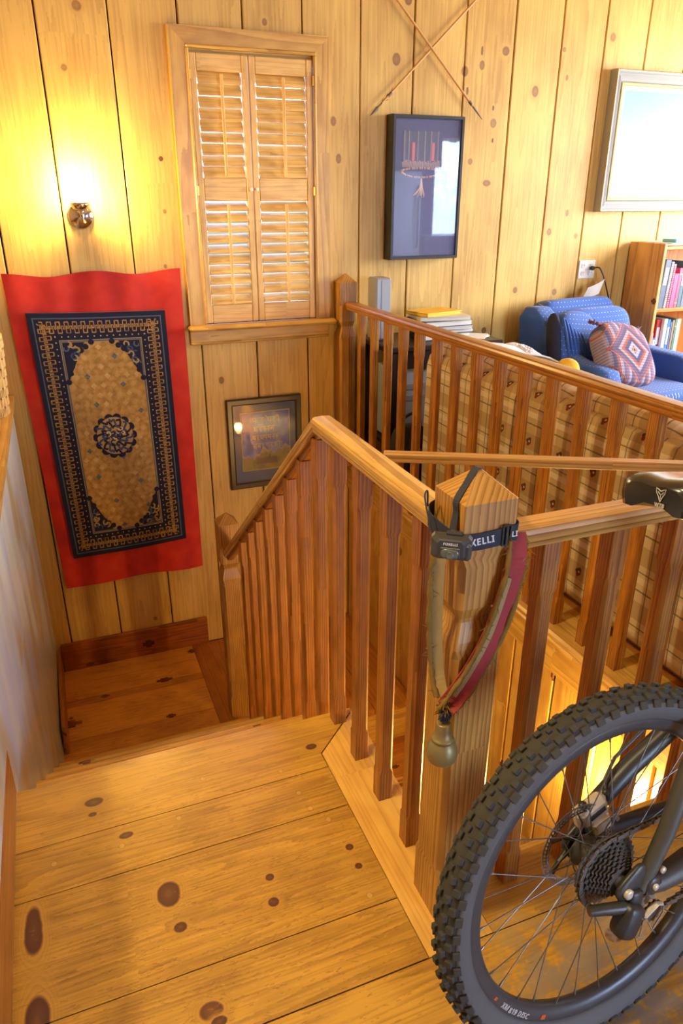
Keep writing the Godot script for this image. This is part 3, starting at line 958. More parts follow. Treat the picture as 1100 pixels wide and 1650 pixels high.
# ---------------------------------------------------------------- mountain bike (own axes: x forwards, y up in its plane, z to its right)
func build_bike() -> void:
	mk("tyre", Color(0.042, 0.039, 0.032), 0.85)
	mk("tyre_side", Color(0.095, 0.093, 0.090), 0.75)
	mk("rim", Color(0.045, 0.045, 0.048), 0.35)
	mk("spoke", Color(0.22, 0.22, 0.22), 0.3, 0.8)
	mk("frame_paint", Color(0.030, 0.029, 0.027), 0.38)
	mk("frame_dull", Color(0.07, 0.066, 0.056), 0.5, 0.2)
	mk("caliper", Color(0.78, 0.75, 0.67), 0.4, 0.3)
	mk("sprocket", Color(0.20, 0.18, 0.155), 0.4, 0.85)
	mk("decal", Color(0.75, 0.75, 0.74), 0.6)
	mk("decal_orange", Color(0.75, 0.35, 0.06), 0.6)
	mk("decal_green", Color(0.12, 0.55, 0.32), 0.6)
	mk("saddle_skin", Color(0.022, 0.022, 0.024), 0.25)
	gloss(M.saddle_skin, 0.6, 0.15)
	var n := Vector3(.072, .142, .987).normalized()
	var U := (Vector3.UP - n * n.y).normalized()
	var F := U.cross(n)
	var b := thing("mountain_bike", "muddy black mountain bike leaning on the short balustrade beside the big newel post", "bicycle")
	b.transform = Transform3D(Basis(F, U, n), Vector3(.7525, .3366, -.676) - U * .34)
	rear_wheel(b)
	# front wheel outside the picture: the same wheel without its gears
	var fw := wheel(b, "front_wheel")
	fw.position = Vector3(1.10, .34, 0)
	# brake rotor and caliper on the far side
	var ro := group3("brake_rotor", b, HUB + Vector3(-.006, .006, -.036))
	var m := MB.new()
	for q in [[.079, .0768], [.0715, .0695], [.066, .064]]:
		ring(m, q[0], q[1], .0018)
	for i in 64:
		var a := TAU * i / 64.0
		bar(m, Vector3(cos(a) * .065, sin(a) * .065, 0), Vector3(cos(a + .09) * .0705, sin(a + .09) * .0705, 0), .0018, .0016)
		bar(m, Vector3(cos(a + .06) * .0705, sin(a + .06) * .0705, 0), Vector3(cos(a) * .0775, sin(a) * .0775, 0), .0018, .0016)
	put("rotor_ring", m, M.steel, ro)
	m = MB.new()
	for i in 6:
		var a := TAU * i / 6.0
		tube(m, [Vector3(cos(a) * .02, sin(a) * .02, 0), Vector3(cos(a + .35) * .045, sin(a + .35) * .045, 0), Vector3(cos(a + .55) * .066, sin(a + .55) * .066, 0)], [.006, .004, .004], 6, -1, .35)
	ring(m, .026, .010, .003)
	put("rotor_spider", m, M.black, ro)
	var ca := group3("brake_caliper", b, Vector3(.012, .41, -.040))
	m = MB.new()
	bx(m, Transform3D(Basis(Vector3.BACK, .30), Vector3(0, .012, -.006)), Vector3(.070, .044, .030), .010)
	bx(m, Transform3D(Basis(Vector3.BACK, .30), Vector3(.012, -.012, .004)), Vector3(.044, .034, .022), .007)
	put("caliper_body", m, M.caliper, ca)
	m = MB.new()
	bx(m, Transform3D(Basis(Vector3.BACK, .34), Vector3(.004, .014, .0095)), Vector3(.036, .010, .003), .0012)
	put("pad_slot", m, M.black, ca)
	m = MB.new()
	for p in [Vector3(.034, .034, -.004), Vector3(-.02, .028, -.004)]:
		lathe(m, Transform3D(Basis(), p), [Vector2(0, -.01), Vector2(.007, -.01), Vector2(.007, .008), Vector2(0, .009)], 10)
	put("mount_bolt", m, M.black, ca)
	m = MB.new()
	bx(m, Transform3D(Basis(Vector3.BACK, .5), Vector3(.040, .002, .012)), Vector3(.008, .042, .003), .001)
	put("pad_spring", m, M.steel, ca)
	# frame
	m = MB.new()
	var L := -.062
	tube(m, [Vector3(-.015, .355, L), Vector3(.03, .408, L), Vector3(.12, .463, L), Vector3(.235, .525, L * .9), Vector3(.33, .60, L * .6)], [.012, .017, .0185, .018, .016], 12)
	put("seat_stay", m, M.frame_paint, b)
	m = MB.new()
	tube(m, [Vector3(-.015, .350, L), Vector3(.05, .352, L), Vector3(.16, .338, L), Vector3(.30, .326, L * .9), Vector3(.42, .33, -.03)], [.013, .014, .0145, .015, .016], 12)
	put("chain_stay", m, M.frame_paint, b)
	m = MB.new()
	tube(m, [Vector3(.046, .448, -.046), Vector3(.056, .462, -.058), Vector3(.09, .486, -.07), Vector3(.17, .535, -.066), Vector3(.26, .60, -.05)], .0035, 6)
	put("brake_hose", m, M.black, b)
	m = MB.new()
	bx(m, Transform3D(Basis(Vector3.BACK, .56) * Basis(Vector3.RIGHT, -.3), Vector3(.196, .515, L + .0178)), Vector3(.03, .006, .001), .0003)
	bx(m, Transform3D(Basis(Vector3.BACK, .56) * Basis(Vector3.RIGHT, .1), Vector3(.200, .506, L + .0180)), Vector3(.024, .004, .001), .0003)
	put("frame_decal", m, M.decal_green, b)
	var R := .066
	m = MB.new()
	tube(m, [Vector3(.012, .345, R), Vector3(.036, .378, R), Vector3(.07, .436, R), Vector3(.105, .52, R), Vector3(.17, .60, R * .7), Vector3(.30, .65, R * .3)], [.012, .0135, .0145, .0155, .016, .016], 12)
	put("seat_stay", m, M.frame_dull, b)
	m = MB.new()
	tube(m, [Vector3(.018, .345, R), Vector3(.06, .342, R), Vector3(.13, .348, R), Vector3(.27, .34, R * .9), Vector3(.42, .335, .04)], [.013, .018, .0235, .024, .02], 12)
	put("chain_stay", m, M.frame_dull, b)
	m = MB.new()
	for sgn in [[R, 1.0], [L, 1.0]]:
		soft(m, Transform3D(Basis(Vector3.BACK, .6), Vector3(.002, .358, sgn[0])), Vector3(.075, .056, .014), .5, .7, 18, 8)
		lathe(m, Transform3D(Basis(Vector3.RIGHT, PI / 2), Vector3(.034, .352, sgn[0] + .002)), [Vector2(0, -.012), Vector2(.016, -.012), Vector2(.018, 0), Vector2(.016, .012), Vector2(.006, .013), Vector2(0, .011)], 16)
	put("dropout", m, M.frame_paint, b)
	m = MB.new()
	lathe(m, Transform3D(Basis(Vector3.RIGHT, PI / 2), HUB + Vector3(0, -.01, .074)), [Vector2(0, -.004), Vector2(.009, -.004), Vector2(.009, .003), Vector2(.005, .005), Vector2(0, .004)], 12)
	put("axle_bolt", m, M.caliper, b)
	for p in [Vector3(.034, .352, .081), Vector3(.052, .376, .078)]:
		m = MB.new()
		lathe(m, Transform3D(Basis(Vector3.RIGHT, PI / 2), p), [Vector2(0, -.004), Vector2(.006, -.004), Vector2(.006, .003), Vector2(0, .004)], 8)
		put("pivot_bolt", m, M.caliper, b)
	# main frame, crank, bars and fork, mostly out of the picture
	m = MB.new()
	var bb := Vector3(.43, .335, 0)
	tube(m, [bb, Vector3(.36, .62, 0), Vector3(.275, .84, 0)], .019, 12)
	put("seat_tube", m, M.frame_paint, b)
	m = MB.new(); tube(m, [bb, Vector3(.65, .55, 0), Vector3(.86, .80, 0)], [.024, .026, .024], 12)
	put("down_tube", m, M.frame_paint, b)
	m = MB.new(); tube(m, [Vector3(.33, .72, 0), Vector3(.55, .80, 0), Vector3(.85, .87, 0)], .02, 12)
	put("top_tube", m, M.frame_paint, b)
	m = MB.new(); tube(m, [Vector3(.87, .78, 0), Vector3(.83, .95, 0)], .026, 12)
	put("head_tube", m, M.frame_paint, b)
	m = MB.new()
	for s in [-.07, .07]:
		tube(m, [Vector3(.88, .74, s), Vector3(1.10, .34, s)], [.019, .016], 10)
	tube(m, [Vector3(.88, .76, -.08), Vector3(.87, .78, 0), Vector3(.88, .76, .08)], .02, 10)
	put("fork", m, M.frame_paint, b)
	m = MB.new(); tube(m, [Vector3(.80, .99, -.34), Vector3(.83, 1.0, -.2), Vector3(.87, .985, 0), Vector3(.83, 1.0, .2), Vector3(.80, .99, .34)], .013, 10)
	put("handlebar", m, M.black, b)
	m = MB.new()
	tube(m, [bb + Vector3(0, 0, .06), bb + Vector3(.05, -.165, .075)], [.014, .011], 10)
	tube(m, [bb + Vector3(0, 0, -.06), bb + Vector3(-.05, .165, -.075)], [.014, .011], 10)
	tube(m, [bb + Vector3(0, 0, -.07), bb + Vector3(0, 0, .07)], .018, 12)
	put("crank", m, M.black, b)
	m = MB.new()
	gear(m, Transform3D(Basis(), bb + Vector3(0, 0, .044)), 32, .064, .004)
	put("chainring", m, M.sprocket, b)
	# derailleur
	var de := group3("rear_derailleur", b, Vector3(0, .34, .078))
	m = MB.new()
	soft(m, Transform3D(Basis(Vector3.BACK, -.5), Vector3(-.022, -.030, .0)), Vector3(.042, .062, .034), .5, .5, 16, 10)
	soft(m, Transform3D(Basis(Vector3.BACK, -.2), Vector3(-.004, .0, -.006)), Vector3(.03, .034, .02), .5, .6, 14, 8)
	put("derailleur_body", m, M.black, de)
	m = MB.new()
	tube(m, [Vector3(-.086, .0, -.02), Vector3(-.06, -.002, -.012), Vector3(-.026, -.008, -.004)], [.0085, .0095, .011], 10)
	put("cable_barrel", m, M.frame_paint, de)
	m = MB.new()
	bx(m, Transform3D(Basis(Vector3.BACK, -.25), Vector3(-.004, -.046, .016)), Vector3(.010, .040, .003), .001)
	bx(m, Transform3D(Basis(Vector3.BACK, -.25), Vector3(-.009, -.060, .0165)), Vector3(.016, .008, .003), .001)
	put("parallelogram_plate", m, M.chrome, de)
	m = MB.new()
	for s in [.004, -.012]:
		tube(m, [Vector3(-.012, -.012, s), Vector3(.012, -.036, s), Vector3(.030, -.072, s)], [.009, .0065, .0055], 8, -1, .25)
		tube(m, [Vector3(.012, -.036, s), Vector3(.040, -.024, s), Vector3(.054, -.030, s), Vector3(.056, -.048, s), Vector3(.034, -.072, s)], [.0055, .0045, .004, .004, .005], 8, -1, .25)
	put("cage", m, M.caliper, de)
	m = MB.new()
	gear(m, Transform3D(Basis(), Vector3(.040, -.046, -.004)), 11, .019, .004)
	gear(m, Transform3D(Basis(), Vector3(-.002, -.012, -.004)), 11, .019, .004)
	put("jockey_wheel", m, M.sprocket, de)
	# chain: over the sprockets to the chainring and back through the cage
	m = MB.new()
	var path := [Vector3(.43, .335 + .064, .044), Vector3(.20, .435, .040), Vector3(-.018, .365 + .066, .033)]
	chain(m, path)
	chain(m, [Vector3(.43, .335 - .064, .044), Vector3(.2, .268, .05), Vector3(.055, .282, .068)])
	var arc := []
	for i in 9: arc.append(HUB + Vector3(cos(PI / 2 + i * .33) * .066, sin(PI / 2 + i * .33) * .066, .033))
	chain(m, arc)
	put("chain", m, M.sprocket, b).set_meta("kind", "stuff")
	build_saddle(b)

func ring(m: MB, ro: float, ri: float, t: float, n := 72) -> void:
	var rings := []
	for i in n:
		var a := TAU * i / n
		var d := Vector3(cos(a), sin(a), 0)
		rings.append(PackedVector3Array([d * ri + Vector3(0, 0, -t / 2), d * ro + Vector3(0, 0, -t / 2), d * ro + Vector3(0, 0, t / 2), d * ri + Vector3(0, 0, t / 2)]))
	loft(m, rings, -1, false, Vector2.ONE, Vector2.ZERO, true)

func bar(m: MB, a: Vector3, b: Vector3, w: float, t: float) -> void:
	var d := (b - a).normalized()
	var s := Vector3(-d.y, d.x, 0) * w / 2
	var z := Vector3(0, 0, t / 2)
	loft(m, [PackedVector3Array([a - s - z, a + s - z, a + s + z, a - s + z]), PackedVector3Array([b - s - z, b + s - z, b + s + z, b - s + z])])

func gear(m: MB, xf: Transform3D, teeth: int, r: float, t: float) -> void:
	var outline := PackedVector2Array()
	for i in teeth * 4:
		var a := TAU * i / (teeth * 4.0)
		var rr: float = r + [.0, .0032, .0036, .0][i % 4] - .0015
		outline.append(Vector2(cos(a), sin(a)) * rr)
	var r0 := PackedVector3Array(); var r1 := PackedVector3Array()
	for p in outline:
		r0.append(xf * Vector3(p.x, p.y, -t / 2)); r1.append(xf * Vector3(p.x, p.y, t / 2))
	loft(m, [r0, r1])

func chain(m: MB, path: Array) -> void:
	var c := Curve3D.new()
	for p in path: c.add_point(p)
	var len := c.get_baked_length()
	var n := int(len / .0127)
	for i in n:
		var a := c.sample_baked(len * i / n); var b := c.sample_baked(len * (i + 1.0) / n)
		var d := (b - a)
		var ang := atan2(d.y, d.x)
		var w := .0035 if i % 2 else .0022
		for s in [-w, w]:
			bx(m, Transform3D(Basis(Vector3.BACK, ang), (a + b) / 2 + Vector3(0, 0, s)), Vector3(d.length() + .006, .0078, .001), .0003)
		bx(m, Transform3D(Basis(Vector3.BACK, ang), a), Vector3(.0045, .0045, .0085), .001)

func rear_wheel(b: Node3D) -> void:
	var w := wheel(b, "rear_wheel")
	w.position = Vector3(0, .34, 0)
	var cs := group3("cassette", b, HUB)
	for i in 9:
		var m := MB.new()
		var teeth: int = [32, 28, 25, 22, 20, 18, 16, 14, 12][i]
		gear(m, Transform3D(Basis(), Vector3(0, 0, .022 + i * .0041)), teeth, teeth * .0127 / TAU, .0019)
		put("sprocket", m, M.sprocket, cs)

func wheel(b: Node3D, called: String) -> Node3D:
	var w := group3(called, b)
	# tyre casing
	var m := MB.new()
	var NS := 96
	var rings := []
	var rc := .3105
	for i in NS:
		var a := TAU * i / NS
		var d := Vector3(cos(a), sin(a), 0)
		var r := PackedVector3Array()
		for q in [[-.0115, -.0275], [-.0185, -.020], [-.0255, -.006], [-.0262, .004], [-.0225, .014], [-.0125, .0222], [0, .0245], [.0125, .0222], [.0225, .014], [.0262, .004], [.0255, -.006], [.0185, -.020], [.0115, -.0275]]:
			r.append(d * (rc + q[1]) + Vector3(0, 0, q[0]))
		rings.append(r)
	loft(m, rings, 1, false, Vector2(4, 4), Vector2.ZERO, true)
	put("tyre", m, M.tyre, w)
	for s in [-1.0, 1.0]:
		m = MB.new()
		rings = []
		for i in NS:
			var a := TAU * i / NS
			var d := Vector3(cos(a), sin(a), 0)
			var r := PackedVector3Array()
			for q in [[.0119, -.0280], [.0192, -.0203], [.0261, -.0062], [.0268, .004], [.0248, .0098], [.0235, .0090], [.0250, .002], [.0240, -.006], [.0175, -.019], [.011, -.027]]:
				r.append(d * (rc + q[1]) + Vector3(0, 0, q[0] * s))
			rings.append(r)
		loft(m, rings, 1, false, Vector2(4, 4), Vector2.ZERO, true)
		put("sidewall", m, M.tyre_side, w)
	# tread blocks
	m = MB.new()
	var N := 66
	for i in N:
		var a := TAU * i / N
		var st := TAU / N
		for q in [[0.0, .0095, .0115, .0065, 0.0], [0.0, -.0095, .0115, .0065, 0.0], [.5, .021, .012, .0075, .5], [.5, -.021, .012, .0075, -.5], [0.0, .0265, .0155, .0085, 1.12], [0.0, -.0265, .0155, .0085, -1.12], [.5, .001, .009, .005, 0.0]]:
			if q[1] == .001 and i % 2: continue
			var aa: float = a + q[0] * st
			var tilt: float = q[4]
			var rad := Basis(Vector3.BACK, aa)
			var nrm: Vector3 = rad * Vector3(cos(tilt), 0, sin(tilt))
			var acr: Vector3 = rad * Vector3(-sin(tilt), 0, cos(tilt))
			var tng: Vector3 = rad * Vector3(0, 1, 0)
			var zz: float = [0.0, .0095, .0185, .0245][0 if absf(q[1]) < .005 else (1 if absf(q[1]) < .012 else (2 if absf(q[1]) < .025 else 3))] * signf(q[1])
			var rr: float = rc + (.0250 if absf(q[1]) < .012 else (.0185 if absf(q[1]) < .025 else .0085))
			bx(m, Transform3D(Basis(nrm, tng, acr), rad * Vector3(rr, 0, zz)), Vector3(.0085, q[2], q[3] * 1.45), .0009)
	put("tyre_knobs", m, M.tyre, w).set_meta("kind", "stuff")
	# rim
	m = MB.new()
	rings = []
	for i in NS:
		var a := TAU * i / NS
		var d := Vector3(cos(a), sin(a), 0)
		var r := PackedVector3Array()
		for q in [[-.0135, .287], [-.0145, .284], [-.0140, .272], [-.0105, .2645], [-.004, .2612], [.004, .2612], [.0105, .2645], [.0140, .272], [.0145, .284], [.0135, .287]]:
			r.append(d * q[1] + Vector3(0, 0, q[0]))
		rings.append(r)
	loft(m, rings, 2, false, Vector2.ONE, Vector2.ZERO, true)
	var rim := put("rim", m, M.rim, w)
	for q in [["819 DISC", 3.95, .011, 1.0], ["XM", 3.80, .011, 1.0], ["XM", .78, .010, 1.0], ["819", .62, .010, 1.0]]:
		var tm := TextMesh.new()
		var f := SystemFont.new()
		f.font_names = PackedStringArray(["Droid Sans"])
		f.font_weight = 700
		tm.font = f
		tm.font_size = 32
		tm.pixel_size = q[2] / 26.0
		tm.depth = .0006
		tm.text = q[0]
		var a: float = q[1]
		var d := Vector3(cos(a), sin(a), 0)
		var tang := Vector3(-d.y, d.x, 0)
		var lean := .40
		var up := -d if sin(a) < 0.0 else d
		if sin(a) >= 0.0: tang = -tang
		var o := put("rim_decal", tm, M.decal, rim)
		o.transform = Transform3D(Basis(tang, up, tang.cross(up)), d * .2765 + Vector3(0, 0, .0150))
	m = MB.new()
	var a2 := 4.19
	bx(m, Transform3D(Basis(Vector3.BACK, a2), Vector3(cos(a2), sin(a2), 0) * .2765 + Vector3(0, 0, .0146)), Vector3(.009, .010, .001), .0003)
	put("rim_decal", m, M.decal_orange, rim)
	m = MB.new()
	bx(m, Transform3D(Basis(Vector3.BACK, 3.68), Vector3(cos(3.68), sin(3.68), 0) * .2765 + Vector3(0, 0, .0146)), Vector3(.006, .007, .001), .0003)
	put("rim_decal", m, M.decal_orange, rim)
	# hub
	m = MB.new()
	lathe(m, Transform3D(Basis(Vector3.RIGHT, PI / 2), HUB - Vector3(0, .34, 0)), [Vector2(0, -.062), Vector2(.009, -.062), Vector2(.010, -.040), Vector2(.022, -.036), Vector2(.030, -.031), Vector2(.030, -.027), Vector2(.017, -.020), Vector2(.014, 0), Vector2(.017, .012), Vector2(.027, .018), Vector2(.027, .021), Vector2(.014, .022), Vector2(.012, .060), Vector2(0, .062)], 20)
	put("hub", m, M.frame_dull, w)
	for i in 32:
		m = MB.new()
		var s := -1.0 if i % 2 else 1.0
		var a := TAU * i / 32.0
		var dir := 1.0 if (i / 2) % 2 else -1.0
		var ha := a + dir * 1.15
		var hub := HUB - Vector3(0, .34, 0) + Vector3(cos(ha) * .026, sin(ha) * .026, -.029 if s < 0 else .0195)
		var rimp := Vector3(cos(a) * .262, sin(a) * .262, s * .003)
		var nip := hub.lerp(rimp, .955)
		tube(m, [hub, nip], .00105, 5)
		tube(m, [nip, rimp], [.0018, .0022], 5)
		put("spoke", m, M.spoke, w)
	return w

func build_saddle(b: Node3D) -> void:
	# stations: [x, half width, top, drop of the side]
	var s := group3("saddle", b, Vector3(.138, 1.018, 0))
	var m := MB.new()
	var rings := []
	for q in [[-.071, .052, -.006, .040], [-.066, .062, .000, .048], [-.040, .068, .003, .056], [-.005, .068, -.002, .060], [.04, .058, -.008, .052], [.09, .040, -.010, .042], [.14, .026, -.008, .034], [.18, .021, -.008, .03], [.20, .016, -.012, .024]]:
		var r := PackedVector3Array()
		var w: float = q[1]; var t: float = q[2]; var d: float = q[3]
		for p in [[-1.0, -1.0], [-1.04, -.6], [-.98, -.22], [-.80, -.04], [-.45, 0.02], [0, -.05], [.45, .02], [.80, -.04], [.98, -.22], [1.04, -.6], [1.0, -1.0], [.75, -1.02], [.3, -.75], [-.3, -.75], [-.75, -1.02]]:
			r.append(Vector3(q[0], t + d * p[1], w * p[0]))
		rings.append(r)
	loft(m, rings, 1)
	put("saddle_cover", m, M.saddle_skin, s)
	m = MB.new()
	for z in [-.022, .022]:
		tube(m, [Vector3(-.005, -.050, z * 1.5), Vector3(.02, -.078, z), Vector3(.08, -.086, z), Vector3(.16, -.045, z * .4)], .0035, 8)
	put("saddle_rail", m, M.dark_steel, s)
	m = MB.new()
	bx(m, T(.075, -.085, 0), Vector3(.05, .026, .05), .008)
	tube(m, [Vector3(.08, -.09, 0), Vector3(.155, -.20, 0)], .0145, 12)
	put("seat_post", m, M.black, s)
	m = MB.new()
	tube(m, [Vector3(.0, -.056, .05), Vector3(0.02, -.078, .05), Vector3(.035, -.072, .05), Vector3(.07, -.068, .04)], .005, 8)
	put("cover_flap", m, M.black_soft, s)
	# stitched mark on the tail: a small animal head over three letters
	var g := MB.new()
	var at := Vector3(-.0722, -.018, .016)
	var face := Basis(Vector3(0, 0, 1), Vector3(.08, 1, 0).normalized(), Vector3(-1, .08, 0).normalized())
	for sg in [-1.0, 1.0]:
		var pts := [Vector3(0, -.0105, 0), Vector3(.0035 * sg, -.003, 0), Vector3(.0075 * sg, .003, 0), Vector3(.0085 * sg, .010, 0), Vector3(.0042 * sg, .0083, 0), Vector3(0, .006, 0)]
		for i in pts.size(): pts[i] = at + face * pts[i]
		tube(g, pts, .0009, 5)
		tube(g, [at + face * Vector3(.0015 * sg, .001, 0), at + face * Vector3(.005 * sg, .005, 0)], .0009, 5)
	tube(g, [at + face * Vector3(0, -.006, 0), at + face * Vector3(0, .002, 0)], .0006, 5)
	put("saddle_emblem", g, M.decal, s).set_meta("kind", "stuff")
	var o := put("saddle_lettering", letters("WTB", .0062), M.decal, s)
	o.transform = Transform3D(face, at + face * Vector3(0, -.0155, .0002))

# ---------------------------------------------------------------- on the newel post
func ribbon(m: MB, pts: Array, wide: Array, h: float, t: float, sm := 1) -> void:
	# wide[i]: direction across the band at that point
	var rings := []
	for i in pts.size():
		var p: Vector3 = pts[i]
		var d: Vector3 = (pts[mini(i + 1, pts.size() - 1)] - pts[maxi(i - 1, 0)]).normalized()
		var w: Vector3 = wide[i] if wide.size() > 1 else wide[0]
		w = (w - d * w.dot(d)).normalized()
		var n := d.cross(w).normalized()
		rings.append(PackedVector3Array([p - w * h / 2 - n * t / 2, p + w * h / 2 - n * t / 2, p + w * h / 2 + n * t / 2, p - w * h / 2 + n * t / 2]))
	loft(m, rings, -1, true, Vector2(10, 2))

func curve(pts: Array, n: int) -> Array:      # Catmull-Rom through the points
	var out := []
	for i in pts.size() - 1:
		var p0: Vector3 = pts[maxi(i - 1, 0)]; var p1: Vector3 = pts[i]; var p2: Vector3 = pts[i + 1]; var p3: Vector3 = pts[mini(i + 2, pts.size() - 1)]
		for k in n:
			out.append(p1.cubic_interpolate(p2, p0, p3, float(k) / n))
	out.append(pts[-1])
	return out

func letters(text: String, height: float, depth := .0006, bold := true) -> TextMesh:
	var tm := TextMesh.new()
	var f := SystemFont.new()
	f.font_names = PackedStringArray(["Droid Sans"])
	f.font_weight = 700 if bold else 400
	tm.font = f
	tm.font_size = 32
	tm.pixel_size = height / 23.0
	tm.depth = depth
	tm.text = text
	return tm

func build_newel_items() -> void:
	mk("webbing", Color(0.022, 0.026, 0.045), 0.8)
	mk("lamp_shell", Color(0.035, 0.038, 0.042), 0.4)
	mk("lens", Color(0.40, 0.43, 0.42), 0.15, 0.4)
	mk("print_white", Color(0.82, 0.83, 0.84), 0.6)
	mk("leather", Color(0.60, 0.51, 0.32), 0.6)
	mk("red_cloth", Color(0.30, 0.030, 0.032), 0.75)
	mk("yarn", Color(0.47, 0.36, 0.13), 0.95)
	mk("knot_cloth", Color(0.03, 0.035, 0.07), 0.8)
	gloss(mk("bell_metal", Color(0.50, 0.44, 0.27), 0.42, 0.25), 0.2, 0.3)
	var t := thing("headlamp", "black headlamp strapped around the top of the big newel post", "headlamp", Vector3(.622, .87, -.962))
	var o := Vector3(-.622, -.87, .962)
	var m := MB.new()
	var loopp := curve([Vector3(.560, .889, -.912), Vector3(.60, .885, -.9085), Vector3(.655, .888, -.9085), Vector3(.6745, .891, -.911), Vector3(.6765, .897, -.93), Vector3(.6775, .909, -.97), Vector3(.676, .915, -1.01), Vector3(.668, .917, -1.0165), Vector3(.622, .914, -1.018), Vector3(.578, .908, -1.016), Vector3(.560, .902, -1.008), Vector3(.551, .898, -.985), Vector3(.553, .894, -.955), Vector3(.557, .891, -.928)], 5)
	ribbon(m, loopp, [Vector3.UP], .030, .0018)
	put("headband", m, M.webbing, t, o)
	m = MB.new()
	var over := curve([Vector3(.5605, .905, -.928), Vector3(.5685, .93, -.934), Vector3(.5705, .9515, -.938), Vector3(.592, .971, -.949), Vector3(.620, .9935, -.962), Vector3(.652, .967, -.978), Vector3(.6745, .951, -.986), Vector3(.676, .917, -.99)], 5)
	ribbon(m, over, [Vector3(.25, 0, 1)], .013, .0016)
	put("top_strap", m, M.webbing, t, o)
	m = MB.new()
	tube(m, curve([Vector3(.555, .918, -1.005), Vector3(.548, .95, -.995), Vector3(.538, .945, -.985), Vector3(.536, .915, -.965), Vector3(.538, .885, -.945), Vector3(.548, .88, -.925)], 5), .0016, 6)
	put("loose_cord", m, M.webbing, t, o)
	var lamp := group3("lamp_housing_mount", t)
	lamp.position = o + Vector3(.545, .889, -.903)
	lamp.rotation = Vector3(-.10, -.62, 0)
	m = MB.new()
	var rings := []
	for q in [[-.014, .030, .017], [-.010, .033, .020], [.004, .0315, .0195], [.014, .024, .0165], [.017, .021, .0145]]:
		var w: float = q[1]; var h: float = q[2]; var c := .005
		rings.append(PackedVector3Array([Vector3(-w, -h + c, q[0]), Vector3(-w + c, -h, q[0]), Vector3(w - c, -h, q[0]), Vector3(w, -h + c, q[0]), Vector3(w, h - c, q[0]), Vector3(w - c, h, q[0]), Vector3(-w + c, h, q[0]), Vector3(-w, h - c, q[0])]))
	loft(m, rings)
	put("lamp_housing", m, M.lamp_shell, lamp)
	m = MB.new()
	bx(m, T(.004, .0215, -.004), Vector3(.026, .006, .012), .002)
	put("button", m, M.black_soft, lamp)
	m = MB.new()
	bx(m, T(0, -.005, .0175), Vector3(.032, .018, .003), .0014)
	put("lens_frame", m, M.lamp_shell, lamp)
	m = MB.new()
	soft(m, T(0, -.006, .0185), Vector3(.029, .016, .006), .6, .6, 18, 8)
	lathe(m, Transform3D(Basis(Vector3.RIGHT, PI / 2), Vector3(0, -.008, .0215)), [Vector2(0, -.003), Vector2(.006, -.003), Vector2(.006, .001), Vector2(.004, .0005), Vector2(0, -.001)], 16)
	put("lens", m, M.lens, lamp)
	var tm := put("lamp_lettering", letters("FOXELLI", .0042), M.print_white, lamp)
	tm.position = Vector3(0, .0095, .0170)
	m = MB.new()
	bx(m, T(.0265, -.004, .006), Vector3(.012, .028, .016), .004)
	put("side_wing", m, M.lamp_shell, lamp)
	var bt := put("band_lettering", letters("XELLI", .0125), M.print_white, t)
	bt.position = o + Vector3(.6065, .886, -.9073)
	bt.rotation.z = .04
	bt.transform = bt.transform * Transform3D(Basis(Vector3(1, 0, 0), Vector3(-.12, 1, 0), Vector3(0, 0, 1)), Vector3.ZERO)
	m = MB.new()
	for x in [-.0075, .0075]: bx(m, T(x, 0, 0), Vector3(.003, .038, .004), .001)
	for y in [-.0175, .0175]: bx(m, T(0, y, 0), Vector3(.018, .003, .004), .001)
	bx(m, T(0, 0, .001), Vector3(.005, .036, .004), .001)
	put("buckle", m, M.black, t, o + Vector3(.651, .889, -.9065))
	var b2 := put("band_lettering", letters("LI", .010), M.print_white, t)
	b2.position = o + Vector3(.667, .889, -.9062)

	# bell on its worn strap
	var bell := thing("hanging_bell", "old brass bell hanging from a frayed red and olive strap on the big newel post", "bell", Vector3(.545, .465, -.888))
	var q := Vector3(-.545, -.465, .888)
	m = MB.new()
	var lp := curve([Vector3(.560, .885, -.955), Vector3(.549, .85, -.944), Vector3(.547, .78, -.942), Vector3(.549, .70, -.94), Vector3(.552, .63, -.932), Vector3(.551, .59, -.908)], 6)
	ribbon(m, lp, [Vector3(.8, 0, .6)], .022, .003)
	put("leather_strap", m, M.leather, bell, q)
	m = MB.new()
	var rp := curve([Vector3(.676, .885, -.918), Vector3(.671, .84, -.902), Vector3(.659, .78, -.900), Vector3(.636, .70, -.900), Vector3(.602, .635, -.899), Vector3(.568, .592, -.896), Vector3(.549, .577, -.892)], 6)
	ribbon(m, rp, [Vector3(.9, .4, .15)], .036, .004)
	put("red_strap", m, M.red_cloth, bell, q)
	m = MB.new()
	var rp2 := []
	for i in rp.size():
		rp2.append(rp[i] + Vector3(-.0075, .0005, .0035))
	ribbon(m, rp2.slice(9, 30), [Vector3(.9, .4, .15)], .008, .002)
	put("strap_fold", m, M.leather, bell, q)
	# frayed yarn along both straps: a fuzz of short threads
	m = MB.new()
	var r := RandomNumberGenerator.new(); r.seed = 5
